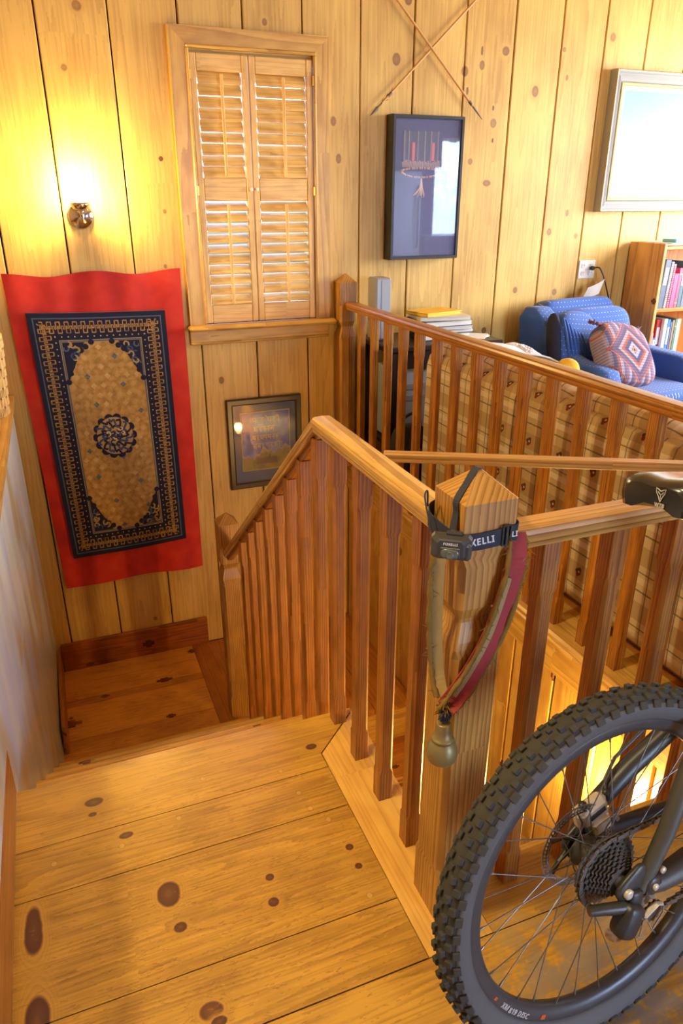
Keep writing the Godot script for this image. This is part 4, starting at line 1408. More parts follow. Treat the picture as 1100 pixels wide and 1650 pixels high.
	for path in [[lp, Vector3(-.011, 0, -.004), 1.0], [rp, Vector3(.0185, -.006, .003), 1.0], [rp, Vector3(-.0165, .006, .004), 1.0]]:
		var pp: Array = path[0]
		var core := []
		var rad := []
		for i in pp.size():
			core.append(pp[i] + path[1] + Vector3(r.randf_range(-.0012, .0012), 0, r.randf_range(-.001, .001)))
			rad.append(r.randf_range(.0028, .0062))
		tube(m, core, rad, 6)
		for i in 260:
			var f := r.randf() * (pp.size() - 1)
			var p0: Vector3 = pp[int(f)].lerp(pp[mini(int(f) + 1, pp.size() - 1)], f - int(f)) + path[1]
			var dir := Vector3(r.randfn(0, .6), r.randfn(-.5, .7), r.randfn(.1, .4)).normalized() * r.randf_range(.003, .009 if r.randf() < .85 else .022)
			tube(m, [p0, p0 + dir * .5 + Vector3(r.randf_range(-.001, .001), 0, 0), p0 + dir], [.0011, .0008, .0004], 4)
	for i in 60:
		var p0 := Vector3(.550 + r.randfn(0, .006), .580 + r.randfn(0, .006), -.892 + r.randfn(0, .005))
		tube(m, [p0, p0 + Vector3(r.randfn(0, .005), r.randfn(-.004, .006), r.randfn(0, .005))], [.002, .0008], 5)
	put("yarn_fringe", m, M.yarn, bell, q).set_meta("kind", "stuff")
	m = MB.new()
	soft(m, T(.546, .568, -.890), Vector3(.017, .022, .016), .8, .8, 14, 8)
	for i in 9:
		var a := TAU * i / 9.0
		tube(m, [Vector3(.546, .566, -.890), Vector3(.546 + cos(a) * .010, .566 + sin(a) * .010, -.884), Vector3(.546 + cos(a + .6) * .013, .563 + sin(a + .6) * .010, -.888)], [.0035, .003, .0012], 6)
	put("knot", m, M.knot_cloth, bell, q)
	m = MB.new()
	for i in 14:
		var a := TAU * i / 14.0
		var p := Vector3(.546, .551, -.888)
		var e0 := p + Vector3(cos(a) * .004, sin(a) * .006, 0)
		var a2 := TAU * (i + 1) / 14.0
		tube(m, [e0, p + Vector3(cos(a2) * .004, sin(a2) * .006, 0)], .0014, 5)
	put("ring", m, M.steel, bell, q)
	m = MB.new()
	lathe(m, T(0, 0, 0), [Vector2(0, .085), Vector2(.0105, .085), Vector2(.0122, .0845), Vector2(.0128, .083), Vector2(.0138, .070), Vector2(.0160, .056), Vector2(.0190, .0545), Vector2(.0205, .052), Vector2(.0200, .0495), Vector2(.0188, .0485), Vector2(.0215, .0455), Vector2(.0262, .037), Vector2(.0285, .027), Vector2(.0288, .018), Vector2(.0268, .009), Vector2(.0225, .0035), Vector2(.017, .001), Vector2(.015, .001), Vector2(.016, .010), Vector2(.02, .022), Vector2(.016, .04), Vector2(0, .05)], 36)
	put("bell_body", m, M.bell_metal, bell)
	m = MB.new()
	tube(m, [Vector3(0, .05, 0), Vector3(.002, .012, 0)], [.0015, .0015], 6)
	soft(m, T(.002, .007, 0), Vector3(.011, .011, .011), 1, 1, 12, 8)
	put("clapper", m, M.dark_steel, bell)

# ---------------------------------------------------------------- on the back wall
func stamp(im: Image, x: float, y: float, r: float, c: Color) -> void:
	for yy in range(int(y - r), int(y + r) + 1):
		for xx in range(int(x - r), int(x + r) + 1):
			if xx >= 0 and yy >= 0 and xx < im.get_width() and yy < im.get_height() and (xx - x) * (xx - x) + (yy - y) * (yy - y) <= r * r:
				im.set_pixel(xx, yy, c)

func stroke(im: Image, pts: Array, r: float, c: Color) -> void:
	for i in pts.size() - 1:
		var a: Vector2 = pts[i]; var b: Vector2 = pts[i + 1]
		var n := maxi(1, int(a.distance_to(b)))
		for k in n + 1: stamp(im, lerpf(a.x, b.x, float(k) / n), lerpf(a.y, b.y, float(k) / n), r, c)

func rug_image() -> Image:
	var w := 320; var h := 640
	var im := Image.create(w, h, false, Image.FORMAT_RGB8)
	var navy := Color(0.075, 0.085, 0.19); var gold := Color(0.68, 0.52, 0.25); var blue := Color(0.20, 0.29, 0.43); var pale := Color(0.83, 0.71, 0.45); var slate := Color(0.30, 0.37, 0.42)
	im.fill(navy)
	# outer line
	for q in [[11, slate, 3], [62, navy, 1]]:
		for k in q[2]:
			var d: int = q[0] + k
			im.fill_rect(Rect2i(d, d, w - 2 * d, 1), q[1]); im.fill_rect(Rect2i(d, h - d - 1, w - 2 * d, 1), q[1])
			im.fill_rect(Rect2i(d, d, 1, h - 2 * d), q[1]); im.fill_rect(Rect2i(w - d - 1, d, 1, h - 2 * d), q[1])
	# key fret: a stepped line that doubles back, drawn in cells along each side
	var fret := func(along: float, depth: float, side: int) -> Vector2:
		match side:
			0: return Vector2(along, depth)
			1: return Vector2(w - 1 - depth, along)
			2: return Vector2(w - 1 - along, h - 1 - depth)
		return Vector2(depth, h - 1 - along)
	for side in 4:
		var length := w if side % 2 == 0 else h
		var cells := int((length - 50) / 19.0)
		var cw := (length - 50.0) / cells
		for c in cells:
			var a0 := 25.0 + c * cw
			var lo := 20.0; var hi := 46.0; var u := cw / 6.0
			var path := []
			for q in [[0, 0], [2, 0], [2, .58], [1, .58], [1, .36], [0.2, .36], [0.2, 1], [3, 1], [3, .36], [4.2, .36], [4.2, .62], [5.2, .62], [5.2, 0], [6, 0]]:
				path.append(fret.call(a0 + q[0] * u, lerpf(lo, hi, q[1]), side))
			stroke(im, path, 1.1, gold)
		# pearl row
		var pearls := int((length - 110) / 15.0)
		for c in pearls + 1:
			var p: Vector2 = fret.call(55 + c * (length - 110.0) / pearls, 55.0, side)
			stamp(im, p.x, p.y, 1.6, pale)
	# field
	for k in [[63, pale.darkened(.25)], [65, slate], [68, gold]]:
		im.fill_rect(Rect2i(k[0], k[0], w - 2 * k[0], h - 2 * k[0]), k[1])
	var nz := noise_bytes(w, h, 0.05, 1, 81, 3)
	var r := RandomNumberGenerator.new(); r.seed = 4
	for y in range(69, h - 69):
		for x in range(69, w - 69):
			var f: float = (nz[y * w + x] - 128) / 128.0
			im.set_pixel(x, y, gold.lerp(pale if f > 0 else gold.darkened(.35), absf(f) * .55))
	# rows of small diamonds with scattered blue ones
	for j in 21:
		for i in 8:
			var x := 78 + i * 24 + (12 if j % 2 else 0); var y := 82 + j * 24
			if x > w - 76: continue
			var c := gold.lerp(pale, r.randf_range(.15, .75))
			if (i * 7 + j * 5) % 11 == 0: c = slate
			for k in range(-7, 8):
				var hw := 7 - absi(k)
				for q in range(-hw, hw + 1):
					if r.randf() < .85: im.set_pixel(clampi(x + q, 0, w - 1), clampi(y + k, 0, h - 1), c)
	# corner pieces: stepped scallops with leaf scrolls
	for cx in 2:
		for cy in 2:
			var sx := 1 if cx == 0 else -1; var sy := 1 if cy == 0 else -1
			var ox := 69 if cx == 0 else w - 70; var oy := 69 if cy == 0 else h - 70
			for b in 9:
				var f := b / 8.0
				var px := lerpf(66, 0, f) ; var py := lerpf(0, 96, f)
				var shrink := 1.0 - .28 * sin(f * PI)
				stamp(im, ox + sx * px * shrink, oy + sy * py * shrink, 7, navy)
			for yy in 92:
				for xx in int((1.0 - yy / 92.0) * 48 + 3):
					im.set_pixel(ox + sx * xx, oy + sy * yy, navy)
			for b in 26:
				var px := r.randf_range(5, 52); var py := r.randf_range(5, 76)
				if px / 62 + py / 90 > .85: continue
				var c: Color = [blue, pale.darkened(.2), slate, gold][b % 4]
				var pts := []
				for k in 8:
					var a := k * .55 + b
					pts.append(Vector2(ox + sx * (px + cos(a) * (8 - k * .6)), oy + sy * (py + sin(a) * (8 - k * .6))))
				stroke(im, pts, 1.9, c)
	# medallion
	var mc := Vector2(w / 2.0, h * .487)
	for b in 14:
		var a := TAU * b / 14.0
		stamp(im, mc.x + cos(a) * 45, mc.y + sin(a) * 49, 11, navy)
	for y in range(-50, 51):
		for x in range(-46, 47):
			if pow(x / 46.0, 2) + pow(y / 50.0, 2) < 1.0: im.set_pixel(int(mc.x + x), int(mc.y + y), gold.lerp(pale, .2))
	for b in 14:
		var a := TAU * b / 14.0
		var pts := []
		for k in 9:
			var aa := a + k * .09; var rr := 44.0 - k * 3.0 + 5 * sin(k * 1.4 + b)
			pts.append(mc + Vector2(cos(aa) * rr, sin(aa) * rr * 1.08))
		stroke(im, pts, 2.6, navy if b % 2 else blue)
	for b in 26:
		var a := r.randf() * TAU; var rr := r.randf_range(3, 32)
		var p := mc + Vector2(cos(a) * rr, sin(a) * rr)
		var pts := []
		for k in 6: pts.append(p + Vector2(cos(a + k * .7), sin(a + k * .7)) * (2.0 + k * 1.3))
		stroke(im, pts, 1.7, [navy, blue, navy, pale][b % 4])
	return im

func glyphs(im: Image, text: Array, x: float, y: float, s: float, r: float, c: Color) -> void:
	# Devanagari letters as strokes in a unit box hanging from the head line
	var G := {
		"pa": [[[.8, 0], [.8, 1]], [[.2, 0], [.2, .45], [.35, .6], [.8, .6]]],
		"ra": [[[.55, 0], [.6, .3], [.3, .45], [.5, .62], [.75, 1]]],
		"gha": [[[.85, 0], [.85, 1]], [[.25, 0], [.2, .22], [.45, .3], [.2, .4], [.25, .68], [.85, .68]]],
		"aa": [[[.5, 0], [.5, 1]]],
		"ii": [[[.5, 0], [.5, 1]], [[.5, 0], [.35, -.3], [.05, -.28], [-.1, -.05]]],
		"e": [[[0, 0], [-.25, -.35]]],
		"na": [[[.8, 0], [.8, 1]], [[.8, .5], [.35, .5], [.25, .6], [.35, .68]]],
		"la": [[[.85, 0], [.85, 1]], [[.85, .4], [.6, .3], [.5, .6], [.35, .3], [.15, .4], [.25, .75]]],
		"bha": [[[.85, 0], [.85, 1]], [[.2, 0], [.35, .15], [.2, .35], [.3, .65], [.85, .65]]],
		"ka": [[[.5, 0], [.5, 1]], [[.5, .35], [.2, .3], [.15, .6], [.5, .6], [.85, .3], [.9, .7]]],
		"sa": [[[.85, 0], [.85, 1]], [[.3, 0], [.4, .3], [.15, .42], [.3, .6], [.55, .9]], [[.4, .5], [.85, .5]]],
		"va": [[[.75, 0], [.75, 1]], [[.75, .35], [.35, .3], [.25, .55], [.4, .7], [.75, .6]]],
		"ga": [[[.85, 0], [.85, 1]], [[.35, 0], [.35, .6], [.2, .65]]],
		"tha": [[[.5, 0], [.5, .2], [.2, .4], [.25, .85], [.7, .85], [.75, .45], [.5, .25]]],
		"dot": [[[.4, 0], [.4, 1]]],
	}
	var x0 := x
	for g in text:
		if g == " ":
			stroke(im, [Vector2(x0, y), Vector2(x - s * .1, y)], r, c)
			x += s * .45; x0 = x
			continue
		for st in G[g]:
			var pts := []
			for p in st: pts.append(Vector2(x + p[0] * s * .8, y + p[1] * s))
			stroke(im, pts, r, c)
		x += s * (.5 if g in ["aa", "ii", "dot"] else (0.02 if g == "e" else .88))
	stroke(im, [Vector2(x0, y), Vector2(x - s * .1, y)], r, c)

func frame_bars(parent: Node3D, called: String, x0: float, x1: float, y0: float, y1: float, w: float, zf: float, d: float, mat: Material, prof := 0) -> void:
	# four mitred mouldings, each a mesh of its own; front at zf, depth d
	var P := []
	if prof == 0: P = [[0, 0], [0, d * .8], [w * .15, d], [w * .8, d], [w, d * .75], [w, 0]]
	elif prof == 1: P = [[0, 0], [0, d * .9], [w * .08, d], [w * .18, d], [w * .28, d * .62], [w * .55, d * .78], [w * .72, d * .5], [w * .85, d * .55], [w, d * .3], [w, 0]]
	var cs := [Vector2(x0, y0), Vector2(x1, y0), Vector2(x1, y1), Vector2(x0, y1)]
	var inn := [Vector2(1, 1), Vector2(-1, 1), Vector2(-1, -1), Vector2(1, -1)]
	for i in 4:
		var m := MB.new()
		var rings := []
		for e in [i, (i + 1) % 4]:
			var r := PackedVector3Array()
			for p in P: r.append(Vector3(cs[e].x + inn[e].x * p[0], cs[e].y + inn[e].y * p[0], zf - d + p[1]))
			rings.append(r)
		loft(m, rings)
		put(called, m, mat, parent)

func sconce(called: String, label: String, at: Vector3, turn: float, energy: float) -> void:
	var t := thing(called, label, "wall lamp", at, turn)
	var m := MB.new()
	lathe(m, Transform3D(Basis(Vector3.RIGHT, PI / 2), Vector3(0, 0, 0)), [Vector2(0, 0), Vector2(.055, 0), Vector2(.056, .006), Vector2(.050, .014), Vector2(.038, .018), Vector2(.030, .024), Vector2(0, .026)], 32)
	put("wall_plate", m, M.chrome, t)
	m = MB.new()
	tube(m, curve([Vector3(0, 0, .02), Vector3(0, -.004, .06), Vector3(0, .004, .085), Vector3(0, .03, .092)], 5), .007, 10)
	put("arm", m, M.chrome, t)
	m = MB.new()
	lathe(m, T(0, .022, .092), [Vector2(0, 0), Vector2(.018, 0), Vector2(.034, .010), Vector2(.040, .024), Vector2(.041, .034), Vector2(.038, .034), Vector2(.036, .024), Vector2(.018, .006), Vector2(0, .006)], 28)
	put("cup", m, M.chrome, t)
	m = MB.new()
	lathe(m, T(0, .042, .092), [Vector2(0, 0), Vector2(.014, 0), Vector2(.018, .02), Vector2(.030, .045), Vector2(.034, .066), Vector2(.030, .086), Vector2(.018, .099), Vector2(0, .103)], 24)
	put("bulb", m, M.lamp_glow, t)
	var l := OmniLight3D.new()
	l.name = called + "_bulb_light"
	l.light_color = Color(1.0, 0.83, 0.50)
	l.light_energy = energy
	l.light_size = .03
	l.omni_range = 12.0
	l.omni_attenuation = 2.0
	l.shadow_enabled = true
	t.add_child(l)
	l.position = Vector3(0, .105, .092)

func build_wall_items() -> void:
	sconce("wall_sconce", "chrome wall lamp with a glowing bulb on the panelled wall above the rug", Vector3(.203, 1.325, BACK), 0.0, 1.15)
	sconce("wall_sconce", "glowing wall lamp low in the stairwell, seen between the bicycle spokes", Vector3(1.5, -.545, -1.345), -PI / 2, 0.9)
	# rug on its red cloth
	mk("red_velvet", Color(0.72, 0.085, 0.035), 0.8)
	var rv := Image.create(160, 320, false, Image.FORMAT_RGB8)
	var nb := noise_bytes(160, 320, 0.03, 1, 91, 4)
	var nb2 := noise_bytes(160, 320, 0.012, 1, 92, 2)
	for y in 320:
		for x in 160:
			var f: float = (nb[y * 160 + x] - 128) / 128.0; var g: float = (nb2[y * 160 + x] - 128) / 128.0
			rv.set_pixel(x, y, Color(0.80, 0.15, 0.055).lerp(Color(0.86, 0.30, 0.17), clampf(f * .5 + g * .25, 0, 1)).lerp(Color(0.62, 0.06, 0.04), clampf(-f * .5 - g * .3, 0, 1)))
	M.red_velvet.albedo_color = Color.WHITE
	M.red_velvet.albedo_texture = tx(rv)
	M.red_velvet.rim_enabled = true
	M.red_velvet.rim = .5
	M.red_velvet.rim_tint = .6
	var ri := rug_image()
	mk("rug", Color(1, 1, 1), 0.95, 0.0, tx(ri))
	bumped(M.rug, tx(ri), .25)
	M.rug.rim_enabled = true
	M.rug.rim = .3
	var wh := thing("wall_rug", "oriental rug with navy key border and gold field on red cloth hanging on the wall", "wall rug", Vector3(.23, -.51, BACK + .01))
	var q := Vector3(-.23, .51, -BACK - .01)
	var m := MB.new()
	var z0 := BACK + .013
	sheet(m, 40, 60, func(u: float, v: float) -> Vector3:
		var x := lerpf(lerpf(-.166, -.118, v), lerpf(.622, .610, v), u)
		var sag := .020 * (sin(PI * 2.0 * u) ** 2) * (1.0 - v)
		var y := lerpf(1.092, -.507, v) - sag - .006 * sin(u * 9.0) * v
		var fold := .006 * sin(u * 13.0 + v * 3.0) * (.35 + .65 * absf(v - .5)) + .004 * sin(u * 29.0 + 2.0 * v) * pow(1.0 - v, 3.0)
		return Vector3(x, y, z0 + .010 + fold), Vector3(0, 0, .002))
	put("backing_cloth", m, M.red_velvet, wh, q)
	m = MB.new()
	sheet(m, 24, 40, func(u: float, v: float) -> Vector3:
		var x := lerpf(lerpf(-.093, -.058, v), lerpf(.529, .530, v), u)
		var y := lerpf(lerpf(.921, .903, u), lerpf(-.333, -.316, u), v) - .004 * sin(u * PI)
		return Vector3(x, y, z0 + .029 + .003 * sin(u * 7.0 + v * 4.0)), Vector3(0, 0, .010))
	put("rug_pile", m, M.rug, wh, q)

	# framed verse
	mk("frame_plum", Color(0.035, 0.010, 0.011), 0.3)
	mk("mat_blue", Color(0.035, 0.085, 0.20), 0.8)
	mk("mat_core", Color(0.70, 0.66, 0.50), 0.8)
	var vi := Image.create(200, 248, false, Image.FORMAT_RGB8)
	var nc := noise_bytes(200, 248, .014, 1, 93, 4)
	for y in 248:
		for x in 200:
			var f: float = (nc[y * 200 + x] - 128) / 128.0
			var c := Color(0.055, 0.10, 0.48).lerp(Color(0.22, 0.30, 0.62), clampf(f * .9 + .25 + (y - 130) / 500.0, 0, 1))
			var ridge := 176.0 - 22.0 * exp(-pow((x - 92) / 22.0, 2)) - 26.0 * exp(-pow((x - 185) / 40.0, 2)) + 6.0 * sin(x * .2) + 18.0 * exp(-pow((x - 40) / 25.0, 2))
			if y > ridge: c = Color(0.42, 0.34, 0.28).lerp(Color(0.26, 0.20, 0.13), clampf((y - ridge) / 14.0 + f * .4, 0, 1))
			var hill := 200.0 - 26.0 * exp(-pow((x - 95) / 38.0, 2)) - 24.0 * exp(-pow((x - 180) / 30.0, 2)) + 4.0 * sin(x * .31)
			if y > hill: c = Color(0.15, 0.13, 0.03).lerp(Color(0.30, 0.26, 0.04), clampf(.4 + f + (0.5 if x < 40 else 0.0), 0, 1))
			if y > 196 and absf(x - 100) < 44 and y < 224: c = Color(0.09, 0.055, 0.03)
			vi.set_pixel(x, y, c.linear_to_srgb())
	for k in [[108, 186, 8], [100, 196, 16]]: vi.fill_rect(Rect2i(k[0], k[1], k[2], 16), Color(0.29, 0.25, 0.19))
	var ink := Color(0.72, 0.64, 0.48)
	glyphs(vi, ["pa", " ", "ra", " ", "e", "gha", "ra", "ii"], 44, 22, 23, 1.9, ink)
	glyphs(vi, ["gha", "ra", "aa", "na", "la", "e"], 48, 60, 22, 1.9, ink)
	glyphs(vi, ["gha", "ra", "gha", "pa", "bha", "na", "ka", "e"], 42, 98, 18, 1.8, ink)
	glyphs(vi, ["e", "sa", "va", "aa", " ", "ga", "ra", "tha", "ii", "dot"], 42, 134, 20, 1.8, ink)
	mk("verse", Color(1, 1, 1), 0.7, 0.0, tx(vi))
	var fr := thing("framed_verse", "small dark framed print of a Devanagari verse over a mountain, hanging beside the stair rail", "framed print", Vector3(1.01, -.08, BACK))
	q = Vector3(-1.01, .08, -BACK)
	frame_bars(group3("frame", fr, q), "moulding", .803, 1.217, -.082, .423, .034, BACK + .024, .022, M.frame_plum)
	put("mat_board", mono(Transform3D(), Vector3(.36, .45, .004), .001), M.mat_blue, fr, q + Vector3(1.01, .17, BACK + .006))
	put("mat_bevel", mono(Transform3D(), Vector3(.277, .334, .003), .001), M.mat_core, fr, q + Vector3(1.014, .179, BACK + .0085))
	m = MB.new()
	picture(m, .266, .322)
	put("print", m, M.verse, fr, q + Vector3(1.014, .179, BACK + .011))
	put("glass", mono(Transform3D(), Vector3(.352, .444, .002), .0005), M.glass, fr, q + Vector3(1.01, .17, BACK + .018))

	# shadow box
	mk("navy_board", Color(0.014, 0.016, 0.045), 0.8)
	mk("woven_dark", Color(0.035, 0.05, 0.022), 0.9)
	mk("woven_olive", Color(0.62, 0.52, 0.28), 0.9)
	mk("woven_orange", Color(0.95, 0.42, 0.22), 0.9)
	mk("beads", Color(0.86, 0.68, 0.36), 0.6)
	mk("straw", Color(0.88, 0.74, 0.42), 0.9)
	mk("tassel", Color(0.84, 0.68, 0.42), 0.9)
	var sb := thing("shadow_box", "black framed glass shadow box with a woven tasselled piece inside, on the upper wall", "shadow box", Vector3(1.90, 1.10, BACK))
	q = Vector3(-1.90, -1.10, -BACK)
	frame_bars(group3("frame", sb, q), "moulding", 1.702, 2.104, 1.101, 1.777, .020, BACK + .080, .078, M.black)
	put("backing_board", mono(Transform3D(), Vector3(.39, .66, .006), .001), M.navy_board, sb, q + Vector3(1.903, 1.439, BACK + .007))
	put("glass", mono(Transform3D(), Vector3(.366, .64, .002), .0004), M.coated_glass, sb, q + Vector3(1.903, 1.439, BACK + .070))
	# the woven piece hangs in the box
	var wv := thing("woven_hanging", "small woven band with orange stripes, beaded fringe and tassel inside the glass box", "weaving", Vector3(1.885, 1.40, BACK + .012))
	var zz := .012
	m = MB.new(); bx(m, T(0, .235, zz), Vector3(.205, .15, .012), .004)
	put("band", m, M.woven_dark, wv)
	m = MB.new()
	for x in [-.095, -.07, -.02, .02, .055, .095]: bx(m, T(x, .235, zz + .006), Vector3(.008, .15, .006), .002)
	put("warp_stripe", m, M.woven_olive, wv)
	m = MB.new()
	for x in [-.046, .066]: bx(m, T(x, .215, zz + .008), Vector3(.018, .085, .007), .003)
	put("orange_stripe", m, M.woven_orange, wv)
	m = MB.new()
	for i in 40:
		var x := -.105 + i * .0054
		tube(m, [Vector3(x, .165 + rng.randf_range(0, .012), zz + .006), Vector3(x + .002, .142, zz + .010)], .0016, 4)
	put("straw_fringe", m, M.straw, wv)
	m = MB.new()
	for i in 46:
		var a := TAU * i / 46.0
		soft(m, T(cos(a) * .11, .125 + sin(a) * .028 * (1.0 if sin(a) < 0 else .5), zz + .010 + .004 * sin(i * 2.2)), Vector3(.013, .011, .011), 1, 1, 8, 5)
	put("bead_cord", m, M.beads, wv)
	m = MB.new()
	for i in 14:
		tube(m, [Vector3(.006, .098, zz + .008), Vector3(-.002 + i * .001, .05, zz + .012), Vector3(-.04 + i * .0052 , .01 + rng.randf_range(-.012, .012), zz + .010)], [.004, .0035, .002], 5)
	put("tassel", m, M.tassel, wv)

	# crossed spears
	mk("cane", Color(0.80, 0.62, 0.38), 0.6)
	mk("spear_iron", Color(0.16, 0.12, 0.085), 0.6, 0.4)
	for k in 2:
		var tip := Vector3(1.603, 1.766, BACK + .022) if k == 0 else Vector3(2.230, 1.770, BACK + .03)
		var end := Vector3(2.29, 2.405, BACK + .016) if k == 0 else Vector3(1.56, 2.42, BACK + .016)
		var sp := thing("spear", "slender spear crossing behind, barbed iron head at lower left above the shadow box" if k == 0 else "slender spear crossing in front, plain pointed head at lower right above the shadow box", "spear", tip, 0, "crossed spears")
		var d := (end - tip)
		var n := d.normalized()
		m = MB.new()
		tube(m, [n * .085, d * .4, d], [.0052, .0058, .0055], 10)
		put("shaft", m, M.cane, sp)
		var s := Vector3(-n.y, n.x, 0)
		m = MB.new()
		var prof := [[0, .0006], [.03, .0065], [.05, .0085], [.062, .005], [.075, .0035], [.12, .0045]] if k == 0 else [[0, .0006], [.04, .0045], [.07, .005], [.10, .0055]]
		var rings := []
		for p in prof:
			rings.append(PackedVector3Array([n * p[0] - s * p[1], n * p[0] + Vector3(0, 0, -.002), n * p[0] + s * p[1], n * p[0] + Vector3(0, 0, .0025)]))
		loft(m, rings)
		put("spear_head", m, M.spear_iron, sp)
		m = MB.new()
		if k == 0:
			for b in [.085, .10, .115, .15]:
				tube(m, [n * b, n * (b + .022) + s * (.012 if b != .10 else -.012)], [.003, .0008], 5)
			tube(m, [n * .13, n * .155], [.0075, .0065], 8)
			put("barb", m, M.spear_iron, sp)
		else:
			tube(m, [n * .095, n * .115], [.0075, .007], 8)
			put("binding", m, M.spear_iron, sp)
		m = MB.new()
		tube(m, [d - n * .03, d + n * .01], [.011, .009], 8)
		put("butt", m, M.spear_iron, sp)

	# large painting, partly out of the picture
	mk("frame_silver", Color(0.68, 0.69, 0.69), 0.45, 0.0)
	mk("frame_gold", Color(0.84, 0.72, 0.42), 0.4, 0.0)
	mk("liner", Color(0.86, 0.83, 0.74), 0.8)
	var pi := Image.create(384, 256, false, Image.FORMAT_RGB8)
	var na := noise_bytes(384, 256, .018, 1, 95, 4)
	for y in 256:
		for x in 384:
			var f: float = (na[y * 384 + x] - 128) / 128.0
			var c := Color(0.50, 0.76, 0.84).lerp(Color(0.70, 0.88, 0.92), y / 200.0)
			var ridge := 116.0 - 58.0 * exp(-pow((x - 190) / 70.0, 2)) - 26.0 * exp(-pow((x - 72) / 30.0, 2)) - 14.0 * exp(-pow((x - 20) / 14.0, 2)) + 14.0 * f + 5.0 * sin(x * .21)
			if y > ridge:
				c = Color(0.97, 0.97, 0.95).lerp(Color(0.72, 0.86, 0.90), clampf(f * 1.6, 0, .8))
			pi.set_pixel(x, y, c)
	mk("snow_painting", Color(1, 1, 1), 0.7, 0.0, tx(pi))
	var pa := thing("painting", "large painting of a snowy mountain under pale blue sky in an ornate silver frame", "painting", Vector3(3.62, 1.327, BACK))
	q = Vector3(-3.62, -1.327, -BACK)
	frame_bars(group3("frame", pa, q), "moulding", 3.032, 4.21, 1.326, 2.038, .062, BACK + .058, .056, M.frame_silver, 1)
	frame_bars(group3("gilt_slip", pa, q), "slip_moulding", 3.092, 4.15, 1.386, 1.978, .014, BACK + .036, .03, M.frame_gold)
	frame_bars(group3("liner", pa, q), "liner_moulding", 3.104, 4.138, 1.398, 1.966, .024, BACK + .028, .02, M.liner)
	m = MB.new()
	for i in 90:
		var f := i / 90.0
		for e in 4:
			var p := Vector3([lerpf(3.036, 4.206, f), lerpf(3.036, 4.206, f), 3.036, 4.206][e], [1.330, 2.034, lerpf(1.33, 2.034, f), lerpf(1.33, 2.034, f)][e], BACK + .056)
			soft(m, Transform3D(Basis(), p), Vector3(.010, .008, .008), 1, 1, 6, 4)
	put("beading", m, M.frame_gold, pa, q).set_meta("kind", "stuff")
	m = MB.new()
	picture(m, 1.02, .556)
	put("canvas", m, M.snow_painting, pa, q + Vector3(3.621, 1.682, BACK + .016))

	# wall socket with a plug, its cord and the paper on it
	var ou := thing("wall_outlet", "pale two-gang wall outlet on the panelling above the armchair", "outlet", Vector3(3.035, .955, BACK))
	m = MB.new(); bx(m, T(0, .053, .004), Vector3(.118, .104, .007), .003)
	put("cover_plate", m, M.white_paint, ou)
	for x in [-.028, .028]:
		m = MB.new()
		for y in [.033, .074]: soft(m, T(x, y, .0075), Vector3(.032, .027, .004), .4, .5, 16, 6)
		put("socket_face", m, M.paper, ou)
		m = MB.new()
		for y in [.033, .074]:
			for sx in [-.006, .006]: bx(m, T(x + sx, y + .003, .0098), Vector3(.0022, .009, .001), .0003)
		put("socket_slot", m, M.black, ou)
	var pc := thing("power_cord", "black plug and cord hanging from the outlet down behind the armchair", "cord", Vector3(3.06, 1.016, BACK + .012))
	m = MB.new(); bx(m, T(0, 0, .012), Vector3(.026, .024, .026), .006)
	put("plug", m, M.black, pc)
	m = MB.new()
	tube(m, curve([Vector3(0, 0, .02), Vector3(.022, .004, .045), Vector3(.045, -.03, .055), Vector3(.075, -.09, .058), Vector3(.15, -.25, .055), Vector3(.215, -.38, .05), Vector3(.25, -.50, .03)], 6), .0042, 8)
	put("cable", m, M.black, pc)
	m = MB.new()
	sheet(m, 8, 6, func(u: float, v: float) -> Vector3:
		return Vector3(lerpf(3.0, 3.108, u) - .022 * v + .006 * u, lerpf(.912, .958, u) - lerpf(.062, .085, u) * v, BACK + .082 + .012 * sin(u * 3.0) - .01 * v), Vector3(.0003, 0, .0008))
	var tg := put("paper_tag", m, M.paper)
	tag(tg, "small white paper tag folded around the hanging black cord", "tag")

func picture(m: MB, w: float, h: float) -> void:      # a flat panel with thickness, its face mapped 0..1
	bx(m, Transform3D(), Vector3(w, h, .003), .0004)
	for i in m.v.size():
		m.u[i] = Vector2(m.v[i].x / w + .5, .5 - m.v[i].y / h)

# ---------------------------------------------------------------- living room
func plaid_image() -> Image:
	var s := 256
	var im := Image.create(s, s, false, Image.FORMAT_RGB8)
	var base := Color(0.82, 0.75, 0.57); var tan := Color(0.58, 0.46, 0.27); var line := Color(0.40, 0.36, 0.33); var pale := Color(0.90, 0.87, 0.78); var red := Color(0.42, 0.17, 0.10)
	for y in s:
		for x in s:
			var c := base
			var bxx := x % 128; var byy := y % 128
			if bxx > 60 and bxx < 104: c = c.lerp(tan, .42)
			if byy > 60 and byy < 104: c = c.lerp(tan, .38)
			if bxx > 18 and bxx < 34 : c = c.lerp(pale, .6)
			if (x * 3 + y * 5) % 7 == 0: c = c.darkened(.04)
			if bxx < 4 or absi(bxx - 44) < 2: c = c.lerp(line, .75)
			if byy < 4 or absi(byy - 44) < 2: c = c.lerp(line, .7)
			im.set_pixel(x, y, c)
	for j in 2:
		for i in 2:
			var cx := 82 + i * 128; var cy := 82 + j * 128
			stamp(im, cx, cy, 9, red); stamp(im, cx - 8, cy - 3, 5, red); stamp(im, cx + 7, cy + 4, 5, tan.darkened(.5))
			stamp(im, cx + 1, cy - 8, 4, tan.darkened(.55)); stamp(im, cx, cy + 1, 3, base)
	return im

